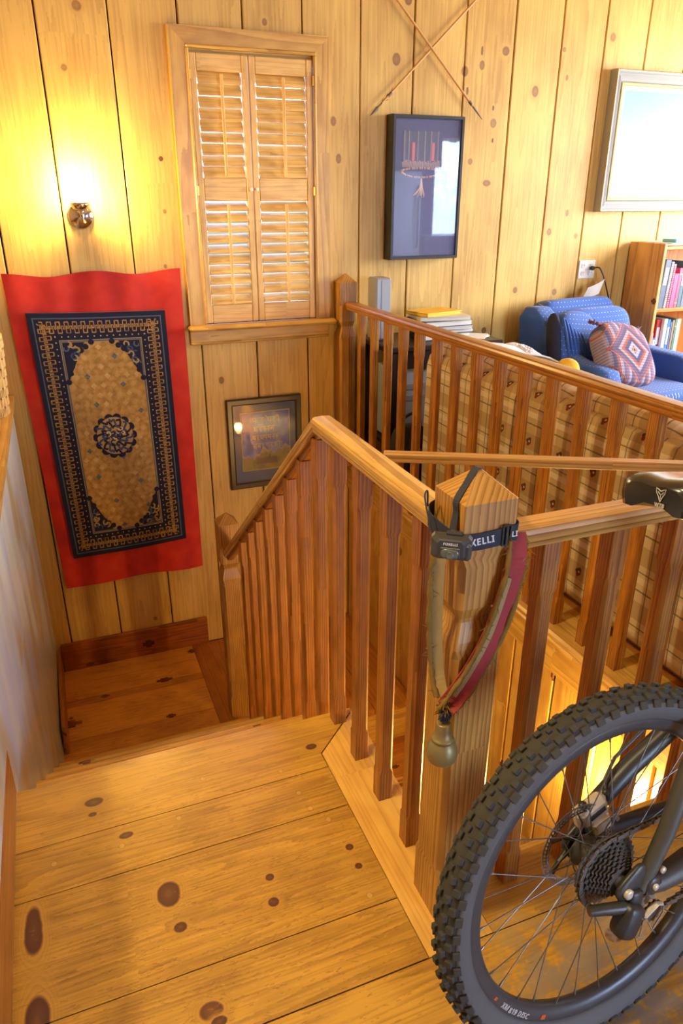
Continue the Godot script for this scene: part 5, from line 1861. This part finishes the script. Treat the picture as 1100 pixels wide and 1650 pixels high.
func build_living_room() -> void:
	mk("plaid", Color(1, 1, 1), 0.9, 0.0, tx(plaid_image()))
	mk("chair_blue", Color(1, 1, 1), 0.85)
	var bi := Image.create(128, 128, false, Image.FORMAT_RGB8)
	bi.fill(Color(0.20, 0.36, 0.64))
	for y in 128:
		for x in 128:
			if (x + y * 3) % 5 == 0: bi.set_pixel(x, y, Color(0.17, 0.31, 0.57))
	for j in 4:
		for i in 4:
			stamp(bi, 16 + i * 32 + (16 if j % 2 else 0), 16 + j * 32, 3.0, Color(0.72, 0.79, 0.80))
	M.chair_blue.albedo_texture = tx(bi)
	M.chair_blue.rim_enabled = true
	M.chair_blue.rim = .3
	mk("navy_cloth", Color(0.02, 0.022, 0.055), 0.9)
	mk("white_knit", Color(0.86, 0.85, 0.83), 0.95)
	mk("yellow_plush", Color(0.90, 0.74, 0.24), 0.95)
	# ------ sofa, its back towards the stairwell
	var s := thing("sofa", "cream plaid sofa standing with its back against the far balustrade", "sofa", Vector3(2.08, 0, -2.05))
	var q := Vector3(-2.08, 0, 2.05)
	var z0 := -3.06; var z1 := -1.02
	var k := Vector2(2.7, 2.7)
	var m := MB.new()
	# back: one upholstered slab with a rolled top
	var rings := []
	for z in [z0, z0 + .02, z1 - .02, z1]:
		var inset := .012 if z in [z0, z1] else 0.0
		var r := PackedVector3Array()
		for p in [[1.645, .045], [1.640, .10], [1.638, .40], [1.642, .68], [1.655, .725], [1.69, .748], [1.76, .755], [1.84, .74], [1.88, .70], [1.90, .40], [1.90, .045]]:
			r.append(Vector3(lerpf(p[0], 1.77, inset * 3), p[1] - (inset if p[1] > .1 else 0.0), z))
		rings.append(r)
	loft(m, rings, 1, true, Vector2(2.7, 2.7))
	put("sofa_back", m, M.plaid, s, q)
	var nz := 4
	var w := (z1 - z0) / nz
	for i in nz:
		m = MB.new()
		soft(m, Transform3D(Basis(Vector3.BACK, .12), Vector3(1.775, .69, z0 + w * (i + .5))), Vector3(.20, .225, w * .99), .42, .35, 26, 14, k, 1)
		put("back_cushion", m, M.plaid, s, q)
	for i in 3:
		m = MB.new()
		soft(m, T(2.22, .40, z0 + .16 + (z1 - z0 - .32) / 3 * (i + .5)), Vector3(.66, .17, (z1 - z0 - .34) / 3), .3, .3, 24, 12, k, 2)
		put("seat_cushion", m, M.plaid, s, q)
	for z in [z0 + .09, z1 - .09]:
		m = MB.new()
		soft(m, T(2.20, .32, z), Vector3(.76, .56, .20), .3, .3, 24, 14, k, 0)
		put("arm", m, M.plaid, s, q)
	m = MB.new(); bx(m, T(2.2, .18, (z0 + z1) / 2), Vector3(.72, .24, z1 - z0 - .02), .01, 2, Vector2.ZERO, k)
	put("base", m, M.plaid, s, q)
	for x in [1.70, 2.5]:
		for z in [z0 + .08, z1 - .08]:
			m = MB.new(); bx(m, T(x, .025, z), Vector3(.06, .05, .06), .006)
			put("foot", m, M.dark_wood, s, q)
	# things lying on the sofa
	var kn := MB.new()
	soft(kn, Transform3D(Basis(Vector3.UP, .5) * Basis(Vector3.RIGHT, .3), Vector3(1.93, .70, -2.72)), Vector3(.13, .19, .24), .6, .6, 20, 12)
	var r := RandomNumberGenerator.new(); r.seed = 3
	var kb := Transform3D(Basis(Vector3.UP, .5) * Basis(Vector3.RIGHT, .3), Vector3(1.93, .70, -2.72))
	for j in 9:
		for i in 14:
			var th := TAU * i / 14.0 + (j % 2) * .2; var ph := -.2 + j * .19
			soft(kn, Transform3D(Basis(), kb * Vector3(cos(ph) * cos(th) * .064, sin(ph) * .095, cos(ph) * sin(th) * .12)), Vector3(.024, .02, .024), 1, 1, 7, 4)
	tag(put("knitted_cushion", kn, M.white_knit), "white bobbly knitted cushion showing just above the rail behind the sofa back", "cushion")
	var yp := MB.new()
	soft(yp, T(1.94, .742, -2.40), Vector3(.085, .12, .10), .8, .8, 18, 12)
	soft(yp, T(1.93, .66, -2.42), Vector3(.13, .16, .17), .8, .8, 18, 12)
	tag(put("plush_toy", yp, M.yellow_plush), "small yellow plush lump peeping above the balustrade rail in front of the armchair", "soft toy")
	var th := MB.new()
	sheet(th, 14, 8, func(u: float, v: float) -> Vector3:
		return Vector3(lerpf(1.70, 2.08, v) , .812 + .012 * sin(u * 8.0) - .18 * v * v * v, lerpf(-2.78, -2.46, u)), Vector3(0, .006, 0))
	tag(put("throw", th, M.white_knit), "white throw folded over the top of the plaid sofa back", "blanket")
	# ------ armchair
	var a := thing("armchair", "blue armchair with small white dots, in the corner by the bookcase", "armchair", Vector3(2.95, 0, -3.2), deg_to_rad(7))
	var kc := Vector2(10.5, 10.5)
	for sx in [-1.0, 1.0]:
		m = MB.new()
		var prof := [Vector2(-.40, .14), Vector2(.22, .14), Vector2(.25, .20), Vector2(.25, .52), Vector2(.225, .575), Vector2(.17, .595), Vector2(.02, .60), Vector2(-.08, .625), Vector2(-.16, .69), Vector2(-.24, .80), Vector2(-.30, .845), Vector2(-.37, .84), Vector2(-.41, .79)]
		if sx > 0.0: prof = [Vector2(-.40, .14), Vector2(.22, .14), Vector2(.25, .20), Vector2(.25, .52), Vector2(.225, .575), Vector2(.17, .595), Vector2(.02, .60), Vector2(-.08, .605), Vector2(-.16, .61), Vector2(-.24, .625), Vector2(-.30, .64), Vector2(-.37, .63), Vector2(-.41, .60)]
		rings = []
		for e in [[-.058, .018], [-.05, .006], [-.03, 0.0], [.03, 0.0], [.05, .006], [.058, .018]]:
			var rr := PackedVector3Array()
			for p in prof:
				var c := Vector2(-.08, .45)
				var d: Vector2 = p - c
				var pp: Vector2 = c + d * (1.0 - e[1] / maxf(d.length(), .05))
				rr.append(Vector3(sx * (.315 + .05 * clampf((-pp.x - .1) / .3, 0, 1) * clampf((pp.y - .4) / .4, 0, 1)) + e[0], pp.y, pp.x))
			rings.append(rr)
		loft(m, rings, 1, true, kc)
		put("arm", m, M.chair_blue, a)
	m = MB.new()
	soft(m, Transform3D(Basis(Vector3.RIGHT, -.16), Vector3(-.045, .55, -.33)), Vector3(.57, .64, .17), .28, .35, 36, 18, kc, 0)
	put("backrest", m, M.chair_blue, a)
	m = MB.new()
	soft(m, Transform3D(Basis(Vector3.RIGHT, -.2), Vector3(0, .61, -.215)), Vector3(.52, .44, .15), .45, .5, 36, 18, kc, 0)
	put("back_cushion", m, M.chair_blue, a)
	m = MB.new()
	soft(m, T(0, .385, .05), Vector3(.52, .17, .62), .3, .3, 36, 14, kc, 2)
	put("seat_cushion", m, M.chair_blue, a)
	m = MB.new(); bx(m, T(0, .22, -.05), Vector3(.60, .20, .58), .02, 1, Vector2.ZERO, kc)
	put("base", m, M.chair_blue, a)
	for x in [-.28, .28]:
		for z in [-.32, .2]:
			m = MB.new(); lathe(m, T(x, 0, z), [Vector2(0, 0), Vector2(.018, 0), Vector2(.028, .13), Vector2(0, .13)], 12)
			put("foot", m, M.dark_wood, a)
	# ottoman in front of it
	var ot := thing("ottoman", "blue dotted ottoman pushed up to the front of the armchair, at the picture edge", "ottoman", Vector3(3.22, 0, -2.52), deg_to_rad(10))
	m = MB.new(); soft(m, T(0, .345, 0), Vector3(.62, .15, .54), .3, .3, 32, 12, kc, 2)
	put("cushion", m, M.chair_blue, ot)
	m = MB.new(); bx(m, T(0, .20, 0), Vector3(.56, .18, .48), .02, 1, Vector2.ZERO, kc)
	put("base", m, M.chair_blue, ot)
	for x in [-.22, .22]:
		for z in [-.18, .18]:
			m = MB.new(); lathe(m, T(x, 0, z), [Vector2(0, 0), Vector2(.018, 0), Vector2(.026, .115), Vector2(0, .115)], 12)
			put("foot", m, M.dark_wood, ot)
	# ruffled lumbar cushion and the knitted pillow
	m = MB.new()
	var lb := Transform3D(Basis(Vector3.UP, .15) * Basis(Vector3.RIGHT, -.30) * Basis(Vector3.BACK, -.12), Vector3(2.69, .665, -3.30))
	soft(m, lb, Vector3(.30, .34, .13), .75, .6, 32, 18, kc, 0)
	for i in 6:
		tube(m, curve([lb * Vector3(-.13 + i * .02, .12 - i * .01, .05), lb * Vector3(-.12 + i * .025, 0, .066), lb * Vector3(-.09 + i * .025, -.12, .05)], 4), [.004, .006, .007, .007, .006, .007, .007, .006, .004], 6)
	var lc := put("lumbar_cushion", m, M.chair_blue)
	tag(lc, "gathered blue dotted cushion leaning upright against the left of the armchair back", "cushion")
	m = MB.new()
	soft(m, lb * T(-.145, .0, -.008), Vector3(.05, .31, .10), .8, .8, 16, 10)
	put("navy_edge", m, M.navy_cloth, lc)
	var ki := Image.create(192, 192, false, Image.FORMAT_RGB8)
	var cols := [Color(0.46, 0.34, 0.42), Color(0.66, 0.60, 0.66), Color(0.24, 0.27, 0.42), Color(0.56, 0.28, 0.26), Color(0.62, 0.56, 0.58), Color(0.36, 0.30, 0.42)]
	for y in 192:
		for x in 192:
			var d := absf(x - 96.0) + absf(y - 96.0)
			var c: Color = cols[int(d / 13.0) % 6]
			if d > 92: c = cols[(int(x / 9.0) + 1) % 6].lerp(cols[1], .3)
			if int(d) % 46 < 4: c = Color(0.72, 0.36, 0.20)
			var st := (x % 6) * .5 + absf(float(y % 8) - 4.0)
			c = c.darkened(clampf(.30 - st * .07, 0, .3))
			ki.set_pixel(x, y, c)
	stamp(ki, 96, 96, 8, Color(.62, .5, .25)); stamp(ki, 96, 96, 4, Color(.2, .2, .35))
	mk("knit_pattern", Color(1, 1, 1), 0.95, 0.0, tx(ki))
	bumped(M.knit_pattern, tx(ki), .5)
	m = MB.new()
	var pb := Transform3D(Basis(Vector3.UP, .32) * Basis(Vector3.RIGHT, -.62) * Basis(Vector3.BACK, -.22), Vector3(2.86, .615, -3.10))
	var start := m.v.size()
	soft(m, pb, Vector3(.40, .37, .15), .62, .5, 40, 22, Vector2(1, 1), 0)
	var inv := pb.affine_inverse()
	for i in range(start, m.v.size()):
		var p := inv * m.v[i]
		m.u[i] = Vector2(p.x / .40 + .5, .5 - p.y / .37)
	var kp := put("patterned_pillow", m, M.knit_pattern)
	tag(kp, "mauve and blue woven pillow with a diamond pattern and tasselled corners on the armchair", "pillow")
	mk("wool_mauve", Color(0.46, 0.30, 0.36), 0.95)
	m = MB.new()
	for c in [[-1, 1], [1, 1], [1, -1], [-1, -1]]:
		for i in 16:
			var p := pb * Vector3(c[0] * .185, c[1] * .165, .01)
			var d := pb.basis * Vector3(c[0] * r.randf_range(.3, 1), c[1] * r.randf_range(.3, 1), r.randf_range(-.4, .6)).normalized() * r.randf_range(.03, .055)
			tube(m, [p, p + d * .5 + Vector3(0, -.004, 0), p + d + Vector3(0, -.012, 0)], [.006, .005, .002], 5)
	for i in 26:
		var p := pb * Vector3(-.17 + i * .0135, .165, .02)
		soft(m, Transform3D(Basis(), p), Vector3(.022, .022, .03), 1, 1, 7, 4)
	put("tassels", m, M.wool_mauve, kp)
	bookcase()
	tv_corner(r)

func book(label: String, x: float, y: float, zf: float, w: float, h: float, d: float, c: Color, lean: float, grp: String, kind := 0) -> void:
	var t := thing("book", label, "book", Vector3(x + w / 2, y, zf - d / 2), 0, grp)
	t.rotation.z = lean
	var cm := mk("cover_%d" % names["book"], c, .5)
	var m := MB.new()
	bx(m, T(-w / 2 + .0015, h / 2, 0), Vector3(.003, h, d), .0008); bx(m, T(w / 2 - .0015, h / 2, 0), Vector3(.003, h, d), .0008)
	bx(m, T(0, h / 2, d / 2 - .0015), Vector3(w, h, .004), .0012)
	put("cover", m, cm, t)
	m = MB.new(); bx(m, T(0, h / 2, -.003), Vector3(maxf(w - .006, .004), h - .008, d - .01), .0008)
	put("pages", m, M.paper, t)
	if kind == 1:       # label on the spine
		m = MB.new(); bx(m, T(0, h * .66, d / 2 + .0006), Vector3(w * .62, h * .36, .0012), .0004)
		put("spine_label", m, M.paper, t)
	elif kind == 2:     # spiral binding
		m = MB.new()
		for i in int(h / .011):
			ring(m, .0075, .0055, .0022, 12)
			for k in range(m.v.size() - 12 * 8 * 3, m.v.size()):
				var p := m.v[k]
				m.v[k] = Vector3(p.x, .006 + i * .011 + p.z, d / 2 + p.y)
		put("spiral_binding", m, M.black, t)
	elif kind == 3:
		m = MB.new()
		for f in [.12, .85]: bx(m, T(0, h * f, d / 2 + .0006), Vector3(w * .99, .006, .0012), .0003)
		put("spine_band", m, M.frame_gold, t)

func bookcase() -> void:
	var t := thing("bookcase", "pine bookcase in the corner at the right of the armchair", "bookcase", Vector3(3.85, 0, -3.55))
	var q := Vector3(-3.85, 0, 3.55)
	var ku := Vector2(1.6, .83)
	var m := MB.new()
	bx(m, T(3.342, .58, -3.55), Vector3(.022, 1.16, .28), .003, 1, Vector2(.13, .29), Vector2(1.9, .9))
	# its knots sit in the board
	put("side_panel", m, M.knotty_case, t, q)
	put("side_panel", mono(Transform3D(), Vector3(.022, 1.16, .28), .003, 1, ku), M.case_wood, t, q + Vector3(4.36, .58, -3.55))
	for y in [1.135, .785, .43, .08]:
		put("shelf", mono(Transform3D(), Vector3(.996, .022, .27), .003, 0, ku), M.case_wood, t, q + Vector3(3.851, y, -3.552))
	put("back_panel", mono(Transform3D(), Vector3(.996, 1.1, .006), .001, 1, ku), M.case_wood, t, q + Vector3(3.851, .6, -3.684))
	var zf := -3.435
	var g1 := "books on the upper shelf of the bookcase"
	var g2 := "books on the lower shelf of the bookcase"
	book("thick dark blue binder with a white spine label, first on the upper shelf", 3.372, .796, zf, .040, .275, .22, Color(0.09, 0.13, 0.20), -.05, g1, 1)
	book("white spiral-bound book with black wire beside the dark binder", 3.418, .796, zf, .018, .262, .21, Color(0.86, 0.84, 0.84), -.05, g1, 2)
	book("pink spiral-bound notebook on the upper shelf", 3.442, .796, zf, .016, .25, .20, Color(0.86, 0.52, 0.60), -.04, g1, 2)
	book("short thick crimson book on the upper shelf", 3.462, .796, zf, .032, .195, .18, Color(0.72, 0.10, 0.24), -.03, g1)
	book("tall rose pink book behind the crimson one on the upper shelf", 3.497, .796, zf, .022, .225, .19, Color(0.82, 0.34, 0.46), -.02, g1, 3)
	book("teal grey book with a small label near the picture edge, upper shelf", 3.522, .796, zf, .026, .262, .2, Color(0.28, 0.44, 0.48), 0, g1, 1)
	book("grey hardback at the picture edge on the upper shelf", 3.550, .796, zf, .034, .255, .2, Color(0.44, 0.48, 0.54), 0, g1)
	book("slim lilac book, first on the lower shelf", 3.366, .441, zf, .014, .21, .17, Color(0.66, 0.60, 0.76), 0, g2)
	book("small white booklet beside the lilac book on the lower shelf", 3.383, .441, zf, .016, .17, .15, Color(0.85, 0.86, 0.88), 0, g2)
	book("thin pale blue booklet on the lower shelf", 3.400, .441, zf, .010, .178, .15, Color(0.60, 0.72, 0.84), 0, g2)
	book("grey book with a red edge on the lower shelf", 3.412, .441, zf - .02, .036, .285, .19, Color(0.66, 0.16, 0.18), 0, g2, 1)
	book("wide white book beside the red-edged one on the lower shelf", 3.450, .441, zf, .026, .290, .2, Color(0.90, 0.90, 0.90), 0, g2)
	book("blue and white patterned book on the lower shelf", 3.478, .441, zf, .022, .285, .2, Color(0.22, 0.48, 0.74), 0, g2, 1)
	book("slate blue narrow book on the lower shelf", 3.502, .441, zf, .012, .27, .2, Color(0.36, 0.44, 0.56), 0, g2)
	book("tan narrow book on the lower shelf", 3.516, .441, zf, .016, .28, .2, Color(0.62, 0.50, 0.38), 0, g2)
	book("dark green book near the picture edge on the lower shelf", 3.534, .441, zf, .014, .285, .2, Color(0.08, 0.24, 0.18), 0, g2, 3)
	book("cream book at the picture edge on the lower shelf", 3.550, .441, zf, .030, .285, .2, Color(0.86, 0.82, 0.66), 0, g2)
	m = MB.new()
	for i in 4:
		bx(m, Transform3D(Basis(Vector3.UP, .05 * i - .06), Vector3(3.47 + .01 * i, 1.150 + i * .0035, -3.545)), Vector3(.25, .003, .25), .0006)
	tag(put("paper_stack", m, M.paper), "loose white papers lying on top of the bookcase", "papers")
	mk("aqua", Color(0.45, 0.72, 0.78), .5)
	m = MB.new(); bx(m, Transform3D(Basis(Vector3.UP, .1), Vector3(3.50, 1.1715, -3.50)), Vector3(.13, .018, .10), .004)
	tag(put("small_box", m, M.aqua), "small aqua box lying on the papers on the bookcase", "box")

func tv_corner(r: RandomNumberGenerator) -> void:
	mk("speaker_grey", Color(0.62, 0.64, 0.66), .35, .4)
	mk("computer_grey", Color(0.60, 0.63, 0.66), .5)
	mk("bin_blue", Color(0.018, 0.028, 0.085), .55)
	mk("cover_yellow", Color(0.93, 0.74, 0.20), .6)
	mk("blue_white", Color(0.55, 0.68, 0.82), .5)
	mk("brown_leather", Color(0.10, 0.03, 0.02), .5)
	var t := thing("side_table", "dark wooden table in the corner behind the far balustrade", "table", Vector3(1.86, 0, -3.45))
	var q := Vector3(-1.86, 0, 3.45)
	put("tabletop", mono(Transform3D(), Vector3(.66, .028, .40), .005, 0), M.dark_wood, t, q + Vector3(1.87, .706, -3.46))
	put("apron", mono(Transform3D(), Vector3(.58, .09, .02), .002, 0), M.dark_wood, t, q + Vector3(1.87, .645, -3.30))
	put("shelf", mono(Transform3D(), Vector3(.58, .02, .34), .002, 0), M.dark_wood, t, q + Vector3(1.87, .19, -3.46))
	for x in [1.575, 2.165]:
		for z in [-3.63, -3.29]:
			put("leg", mono(Transform3D(), Vector3(.045, .69, .045), .004), M.dark_wood, t, q + Vector3(x, .345, z))
	var sp := thing("speaker", "slim silver grey speaker standing on the corner table behind the wall newel", "speaker", Vector3(1.60, .72, -3.52))
	var m := MB.new(); bx(m, T(0, .155, 0), Vector3(.085, .31, .11), .008)
	put("cabinet", m, M.speaker_grey, sp)
	m = MB.new(); bx(m, T(.012, .155, .056), Vector3(.05, .29, .004), .001)
	put("grille", m, M.computer_grey, sp)
	var yb := thing("book", "yellow book on top of the pile on the corner table", "book", Vector3(1.90, .838, -3.48), .25)
	m = MB.new(); bx(m, T(0, .016, 0), Vector3(.24, .006, .17), .001); bx(m, T(0, .002, 0), Vector3(.24, .004, .17), .001); bx(m, T(-.118, .009, 0), Vector3(.004, .018, .17), .001)
	put("cover", m, M.cover_yellow, yb)
	m = MB.new(); bx(m, T(.002, .0085, 0), Vector3(.228, .010, .16), .001)
	put("pages", m, M.cover_yellow, yb)
	var y := .7205
	var labels := ["black folder at the bottom of the pile on the corner table", "grey magazine above the black folder on the corner table", "white magazine in the middle of the pile on the corner table", "dark blue book high in the pile on the corner table", "cream paper pad under the yellow book on the corner table"]
	var cs := [Color(.02, .02, .024), Color(.42, .44, .46), Color(.80, .81, .82), Color(.05, .07, .13), Color(.82, .78, .66)]
	for i in 5:
		var h: float = [.03, .018, .016, .03, .0215][i]
		var b := thing("book", labels[i], "book", Vector3(1.93 + r.randf_range(-.02, .02), y, -3.47), r.randf_range(-.2, .2), "pile on the corner table")
		m = MB.new(); bx(m, T(0, h - .0015, 0), Vector3(.28, .003, .21), .0006); bx(m, T(0, .0015, 0), Vector3(.28, .003, .21), .0006); bx(m, T(-.138, h / 2, 0), Vector3(.004, h, .21), .0006)
		put("cover", m, mk("pile_cover_%d" % i, cs[i], .5), b)
		m = MB.new(); bx(m, T(.002, h / 2, 0), Vector3(.27, h - .006, .2), .0006)
		put("pages", m, M.paper, b)
		y += h + .0005
	m = MB.new()
	for i in 3: bx(m, Transform3D(Basis(Vector3.UP, .5 + .2 * i), Vector3(2.08, .724 + i * .004 , -3.37 + i * .01)), Vector3(.16, .003, .12), .0006)
	tag(put("paper_stack", m, M.paper), "loose papers sliding off the pile on the corner table", "papers")
	var pc := thing("computer_case", "grey metal box under the corner table behind the balusters", "box", Vector3(1.72, .2005, -3.46))
	m = MB.new(); bx(m, T(0, .19, 0), Vector3(.20, .38, .28), .01)
	put("case", m, M.computer_grey, pc)
	m = MB.new(); bx(m, T(0, .30, .1415), Vector3(.15, .03, .004), .001); bx(m, T(0, .24, .1415), Vector3(.15, .03, .004), .001)
	put("drive_bay", m, M.speaker_grey, pc)
	var bn := thing("storage_bin", "dark blue storage bin beside the grey box under the corner table", "bin", Vector3(1.99, .2005, -3.45))
	m = MB.new()
	var rings := []
	for p in [[0, .10, .12], [.25, .115, .135], [.25, .107, .127], [.01, .093, .113]]:
		rings.append(PackedVector3Array([Vector3(-p[1], p[0], -p[2]), Vector3(p[1], p[0], -p[2]), Vector3(p[1], p[0], p[2]), Vector3(-p[1], p[0], p[2])]))
	loft(m, rings)
	put("tub", m, M.bin_blue, bn)
	m = MB.new(); bx(m, T(0, .255, 0), Vector3(.245, .02, .285), .006)
	put("lid", m, M.bin_blue, bn)
	var bg := thing("backpack", "black soft bag slumped on the floor in front of the corner table", "bag", Vector3(1.64, 0, -3.20))
	m = MB.new(); soft(m, T(0, .17, 0), Vector3(.20, .34, .12), .6, .6, 20, 12)
	put("bag_body", m, M.black_soft, bg)
	m = MB.new()
	tube(m, curve([Vector3(-.04, .30, .04), Vector3(-.05, .38, .03), Vector3(.03, .40, .03), Vector3(.04, .30, .04)], 5), .008, 8)
	put("strap", m, M.navy_cloth, bg)
	m = MB.new()
	tube(m, curve([Vector3(-.05, .08, .058), Vector3(-.02, .20, .066), Vector3(.03, .25, .06)], 5), .006, 6)
	put("strap", m, M.navy_cloth, bg)
	m = MB.new(); bx(m, Transform3D(Basis(Vector3.BACK, -.6), Vector3(.03, .22, .064)), Vector3(.04, .010, .008), .002)
	put("buckle", m, M.brass, bg)
	var sl := thing("slipper", "pale blue slipper on the floor beside the end of the sofa", "slipper", Vector3(1.80, 0, -3.19), .5)
	m = MB.new(); soft(m, T(0, .012, 0), Vector3(.22, .024, .085), .5, .8, 22, 8)
	put("sole", m, M.paper, sl)
	m = MB.new(); soft(m, T(.045, .035, 0), Vector3(.12, .06, .09), .8, .8, 18, 10)
	put("upper", m, M.blue_white, sl)
	var rc := thing("rolled_cushion", "dark brown leather cushion wedged between the corner table and the sofa end", "cushion", Vector3(1.98, .3, -3.13))
	m = MB.new(); soft(m, T(0, .17, 0), Vector3(.30, .34, .10), .6, .6, 20, 12)
	put("leather_cover", m, M.brown_leather, rc)
	m = MB.new(); tube(m, curve([Vector3(-.13, .17, .0), Vector3(-.1, .32, 0), Vector3(.1, .32, 0), Vector3(.13, .17, 0)], 6), .005, 6)
	put("piping", m, M.black_soft, rc)

# ---------------------------------------------------------------- left of the stairs
func build_left_side() -> void:
	# plaster half wall, slightly out of square, with a pine cap
	var m := MB.new()
	slab(m, PackedVector2Array([Vector2(-.272, 3.1), Vector2(-.252, -1.66), Vector2(-.222, -3.69), Vector2(-.36, -3.69), Vector2(-.40, 3.1)]), -1.03, .515, Vector2(.8, .8), Vector2.ZERO, true)
	for i in m.v.size(): m.u[i] = Vector2(m.v[i].z * .7 + m.v[i].x, -m.v[i].y * .5)
	var hw := struct(put("wall_halfheight", m, M.plaster))
	m = MB.new()
	slab(m, PackedVector2Array([Vector2(-.248, 3.1), Vector2(-.228, -1.66), Vector2(-.203, -3.69), Vector2(-.38, -3.69), Vector2(-.42, 3.1)]), .515, .548, Vector2(3, .8), Vector2(.2, .1), false)
	put("cap_board", m, M.pine, hw)
	# two ceiling spots, out of the picture: one over the landing, one over the hall on the left
	ceiling_spot("round ceiling downlight above the landing, outside the picture", Vector3(-.1, 3.27, -.9), Vector3(0, -1, .0), 4.2, 36.0)
	ceiling_spot("ceiling spotlight above the hall left of the half wall, outside the picture", Vector3(-1.2, 3.2, -1.25), Vector3(.66, -1, .04), 6.5, 30.0)
	# splint basket on the cap
	mk("splint", Color(0.86, 0.72, 0.44), .6)
	var b := thing("basket", "woven splint basket standing on the cap of the half wall at the left picture edge", "basket", Vector3(-.300, .549, -3.34))
	for i in 30:
		var a := TAU * i / 30.0
		m = MB.new()
		var rings := []
		for k in 9:
			var y := k * .04
			var rad := .085 + .022 * y / .3 + (.0022 if (k + i) % 2 else -.0022)
			var c := Vector3(cos(a) * rad, y, sin(a) * rad); var s := Vector3(-sin(a), 0, cos(a)) * .0072; var n := Vector3(cos(a), 0, sin(a)) * .0008
			rings.append(PackedVector3Array([c - s - n, c + s - n, c + s + n, c - s + n]))
		loft(m, rings)
		put("stake", m, M.splint, b)
	for k in 8:
		m = MB.new()
		var rings := []
		for i in 61:
			var a := TAU * i / 60.0
			var y := .02 + k * .04
			var rad := .085 + .022 * y / .3 + .0042 * cos((a * 30.0 + (PI if k % 2 else 0.0)) )
			var c := Vector3(cos(a) * rad, y, sin(a) * rad); var n := Vector3(cos(a), 0, sin(a)) * .0009
			rings.append(PackedVector3Array([c - n + Vector3(0, -.016, 0), c + n + Vector3(0, -.016, 0), c + n + Vector3(0, .016, 0), c - n + Vector3(0, .016, 0)]))
		loft(m, rings)
		put("weaver", m, M.splint, b)
	m = MB.new(); lathe(m, T(0, 0, 0), [Vector2(0, 0), Vector2(.086, 0), Vector2(.086, .004), Vector2(0, .004)], 30)
	put("bottom", m, M.splint, b)
	m = MB.new(); lathe(m, T(0, .325, 0), [Vector2(.104, -.01), Vector2(.112, -.01), Vector2(.112, .01), Vector2(.104, .01), Vector2(.104, -.01)], 40)
	put("rim", m, M.splint, b)

func ceiling_spot(label: String, at: Vector3, dir: Vector3, energy: float, cone: float) -> void:
	var pl := thing("ceiling_lamp", label, "lamp", at)
	var b := Basis(Quaternion(Vector3.DOWN, dir.normalized()))
	var m := MB.new(); lathe(m, Transform3D(b, Vector3.ZERO), [Vector2(0, -.035), Vector2(.115, -.035), Vector2(.115, -.028), Vector2(0, -.028)], 24)
	put("lamp_disc", m, M.lamp_glow, pl)
	m = MB.new(); lathe(m, Transform3D(b, Vector3.ZERO), [Vector2(.117, -.04), Vector2(.13, -.04), Vector2(.13, .01), Vector2(.06, .03), Vector2(.06, .02), Vector2(.117, .0), Vector2(.117, -.04)], 28)
	put("housing", m, M.white_paint, pl)
	var ol := SpotLight3D.new()
	ol.name = "spot_light"
	ol.light_color = Color(1.0, 0.90, 0.68)
	ol.light_energy = energy
	ol.light_size = .12
	ol.spot_range = 14.0
	ol.spot_angle = cone
	ol.spot_angle_attenuation = 1.0
	ol.spot_attenuation = 2.0
	ol.shadow_enabled = true
	pl.add_child(ol)
	ol.transform = Transform3D(b * Basis(Vector3.RIGHT, -PI / 2), b * Vector3(0, -.06, 0))

# ---------------------------------------------------------------- kitchen behind the camera, seen mirrored in the shadow box
func build_kitchen() -> void:
	mk("cabinet_violet", Color(0.32, 0.24, 0.55), .4)
	mk("foliage", Color(0.30, 0.55, 0.16), .8)
	mk("counter", Color(0.40, 0.44, 0.66), .3)
	mk("fridge_steel", Color(0.86, 0.90, 0.95), .5, .0)
	var f := thing("refrigerator", "tall steel refrigerator behind the viewer, mirrored in the shadow box glass", "refrigerator", Vector3(4.76, 0, 2.86))
	var m := MB.new(); bx(m, T(0, .87, 0), Vector3(.62, 1.72, .62), .01)
	put("body", m, M.fridge_steel, f)
	m = MB.new(); tube(m, [Vector3(.24, .75, -.33), Vector3(.24, .8, -.37), Vector3(.24, 1.5, -.37), Vector3(.24, 1.55, -.33)], .014, 8)
	put("handle", m, M.steel, f)
	var c := thing("kitchen_cabinet", "violet kitchen base cabinets and counter behind the viewer beside the refrigerator", "cabinet", Vector3(5.68, 0, 2.9))
	m = MB.new(); bx(m, T(0, .43, 0), Vector3(1.0, .86, .55), .01)
	put("body", m, M.cabinet_violet, c)
	m = MB.new(); bx(m, T(0, .88, -.01), Vector3(1.02, .04, .6), .008)
	put("worktop", m, M.counter, c)
	var u := thing("kitchen_cabinet", "violet wall cabinets behind the viewer above the refrigerator", "cabinet", Vector3(5.05, 1.8, 3.03))
	m = MB.new(); bx(m, T(0, .35, 0), Vector3(1.0, .7, .3), .01)
	put("body", m, M.cabinet_violet, u)
	for x in [-.25, .25]:
		m = MB.new(); bx(m, T(x, .35, -.16), Vector3(.46, .64, .02), .008)
		put("door", m, M.cabinet_violet, u)
	var g := thing("shrub", "green shrub outside the kitchen window behind the viewer", "shrub", Vector3(6.1, .0, 4.3))
	m = MB.new()
	var r := RandomNumberGenerator.new(); r.seed = 12
	for i in 260:
		var p := Vector3(r.randfn(0, .4), 1.2 + r.randfn(0, .45), r.randfn(0, .3))
		soft(m, Transform3D(Basis(Vector3(r.randf(), r.randf(), r.randf()).normalized(), r.randf() * 3), p), Vector3(.18, .03, .12), 1, 1, 6, 4)
	var fo := put("foliage", m, M.foliage, g)
	fo.set_meta("kind", "stuff")
	m = MB.new(); tube(m, [Vector3(0, -.3, 0), Vector3(.03, 1.2, 0)], [.05, .03], 8)
	put("stem", m, M.dark_wood, g)
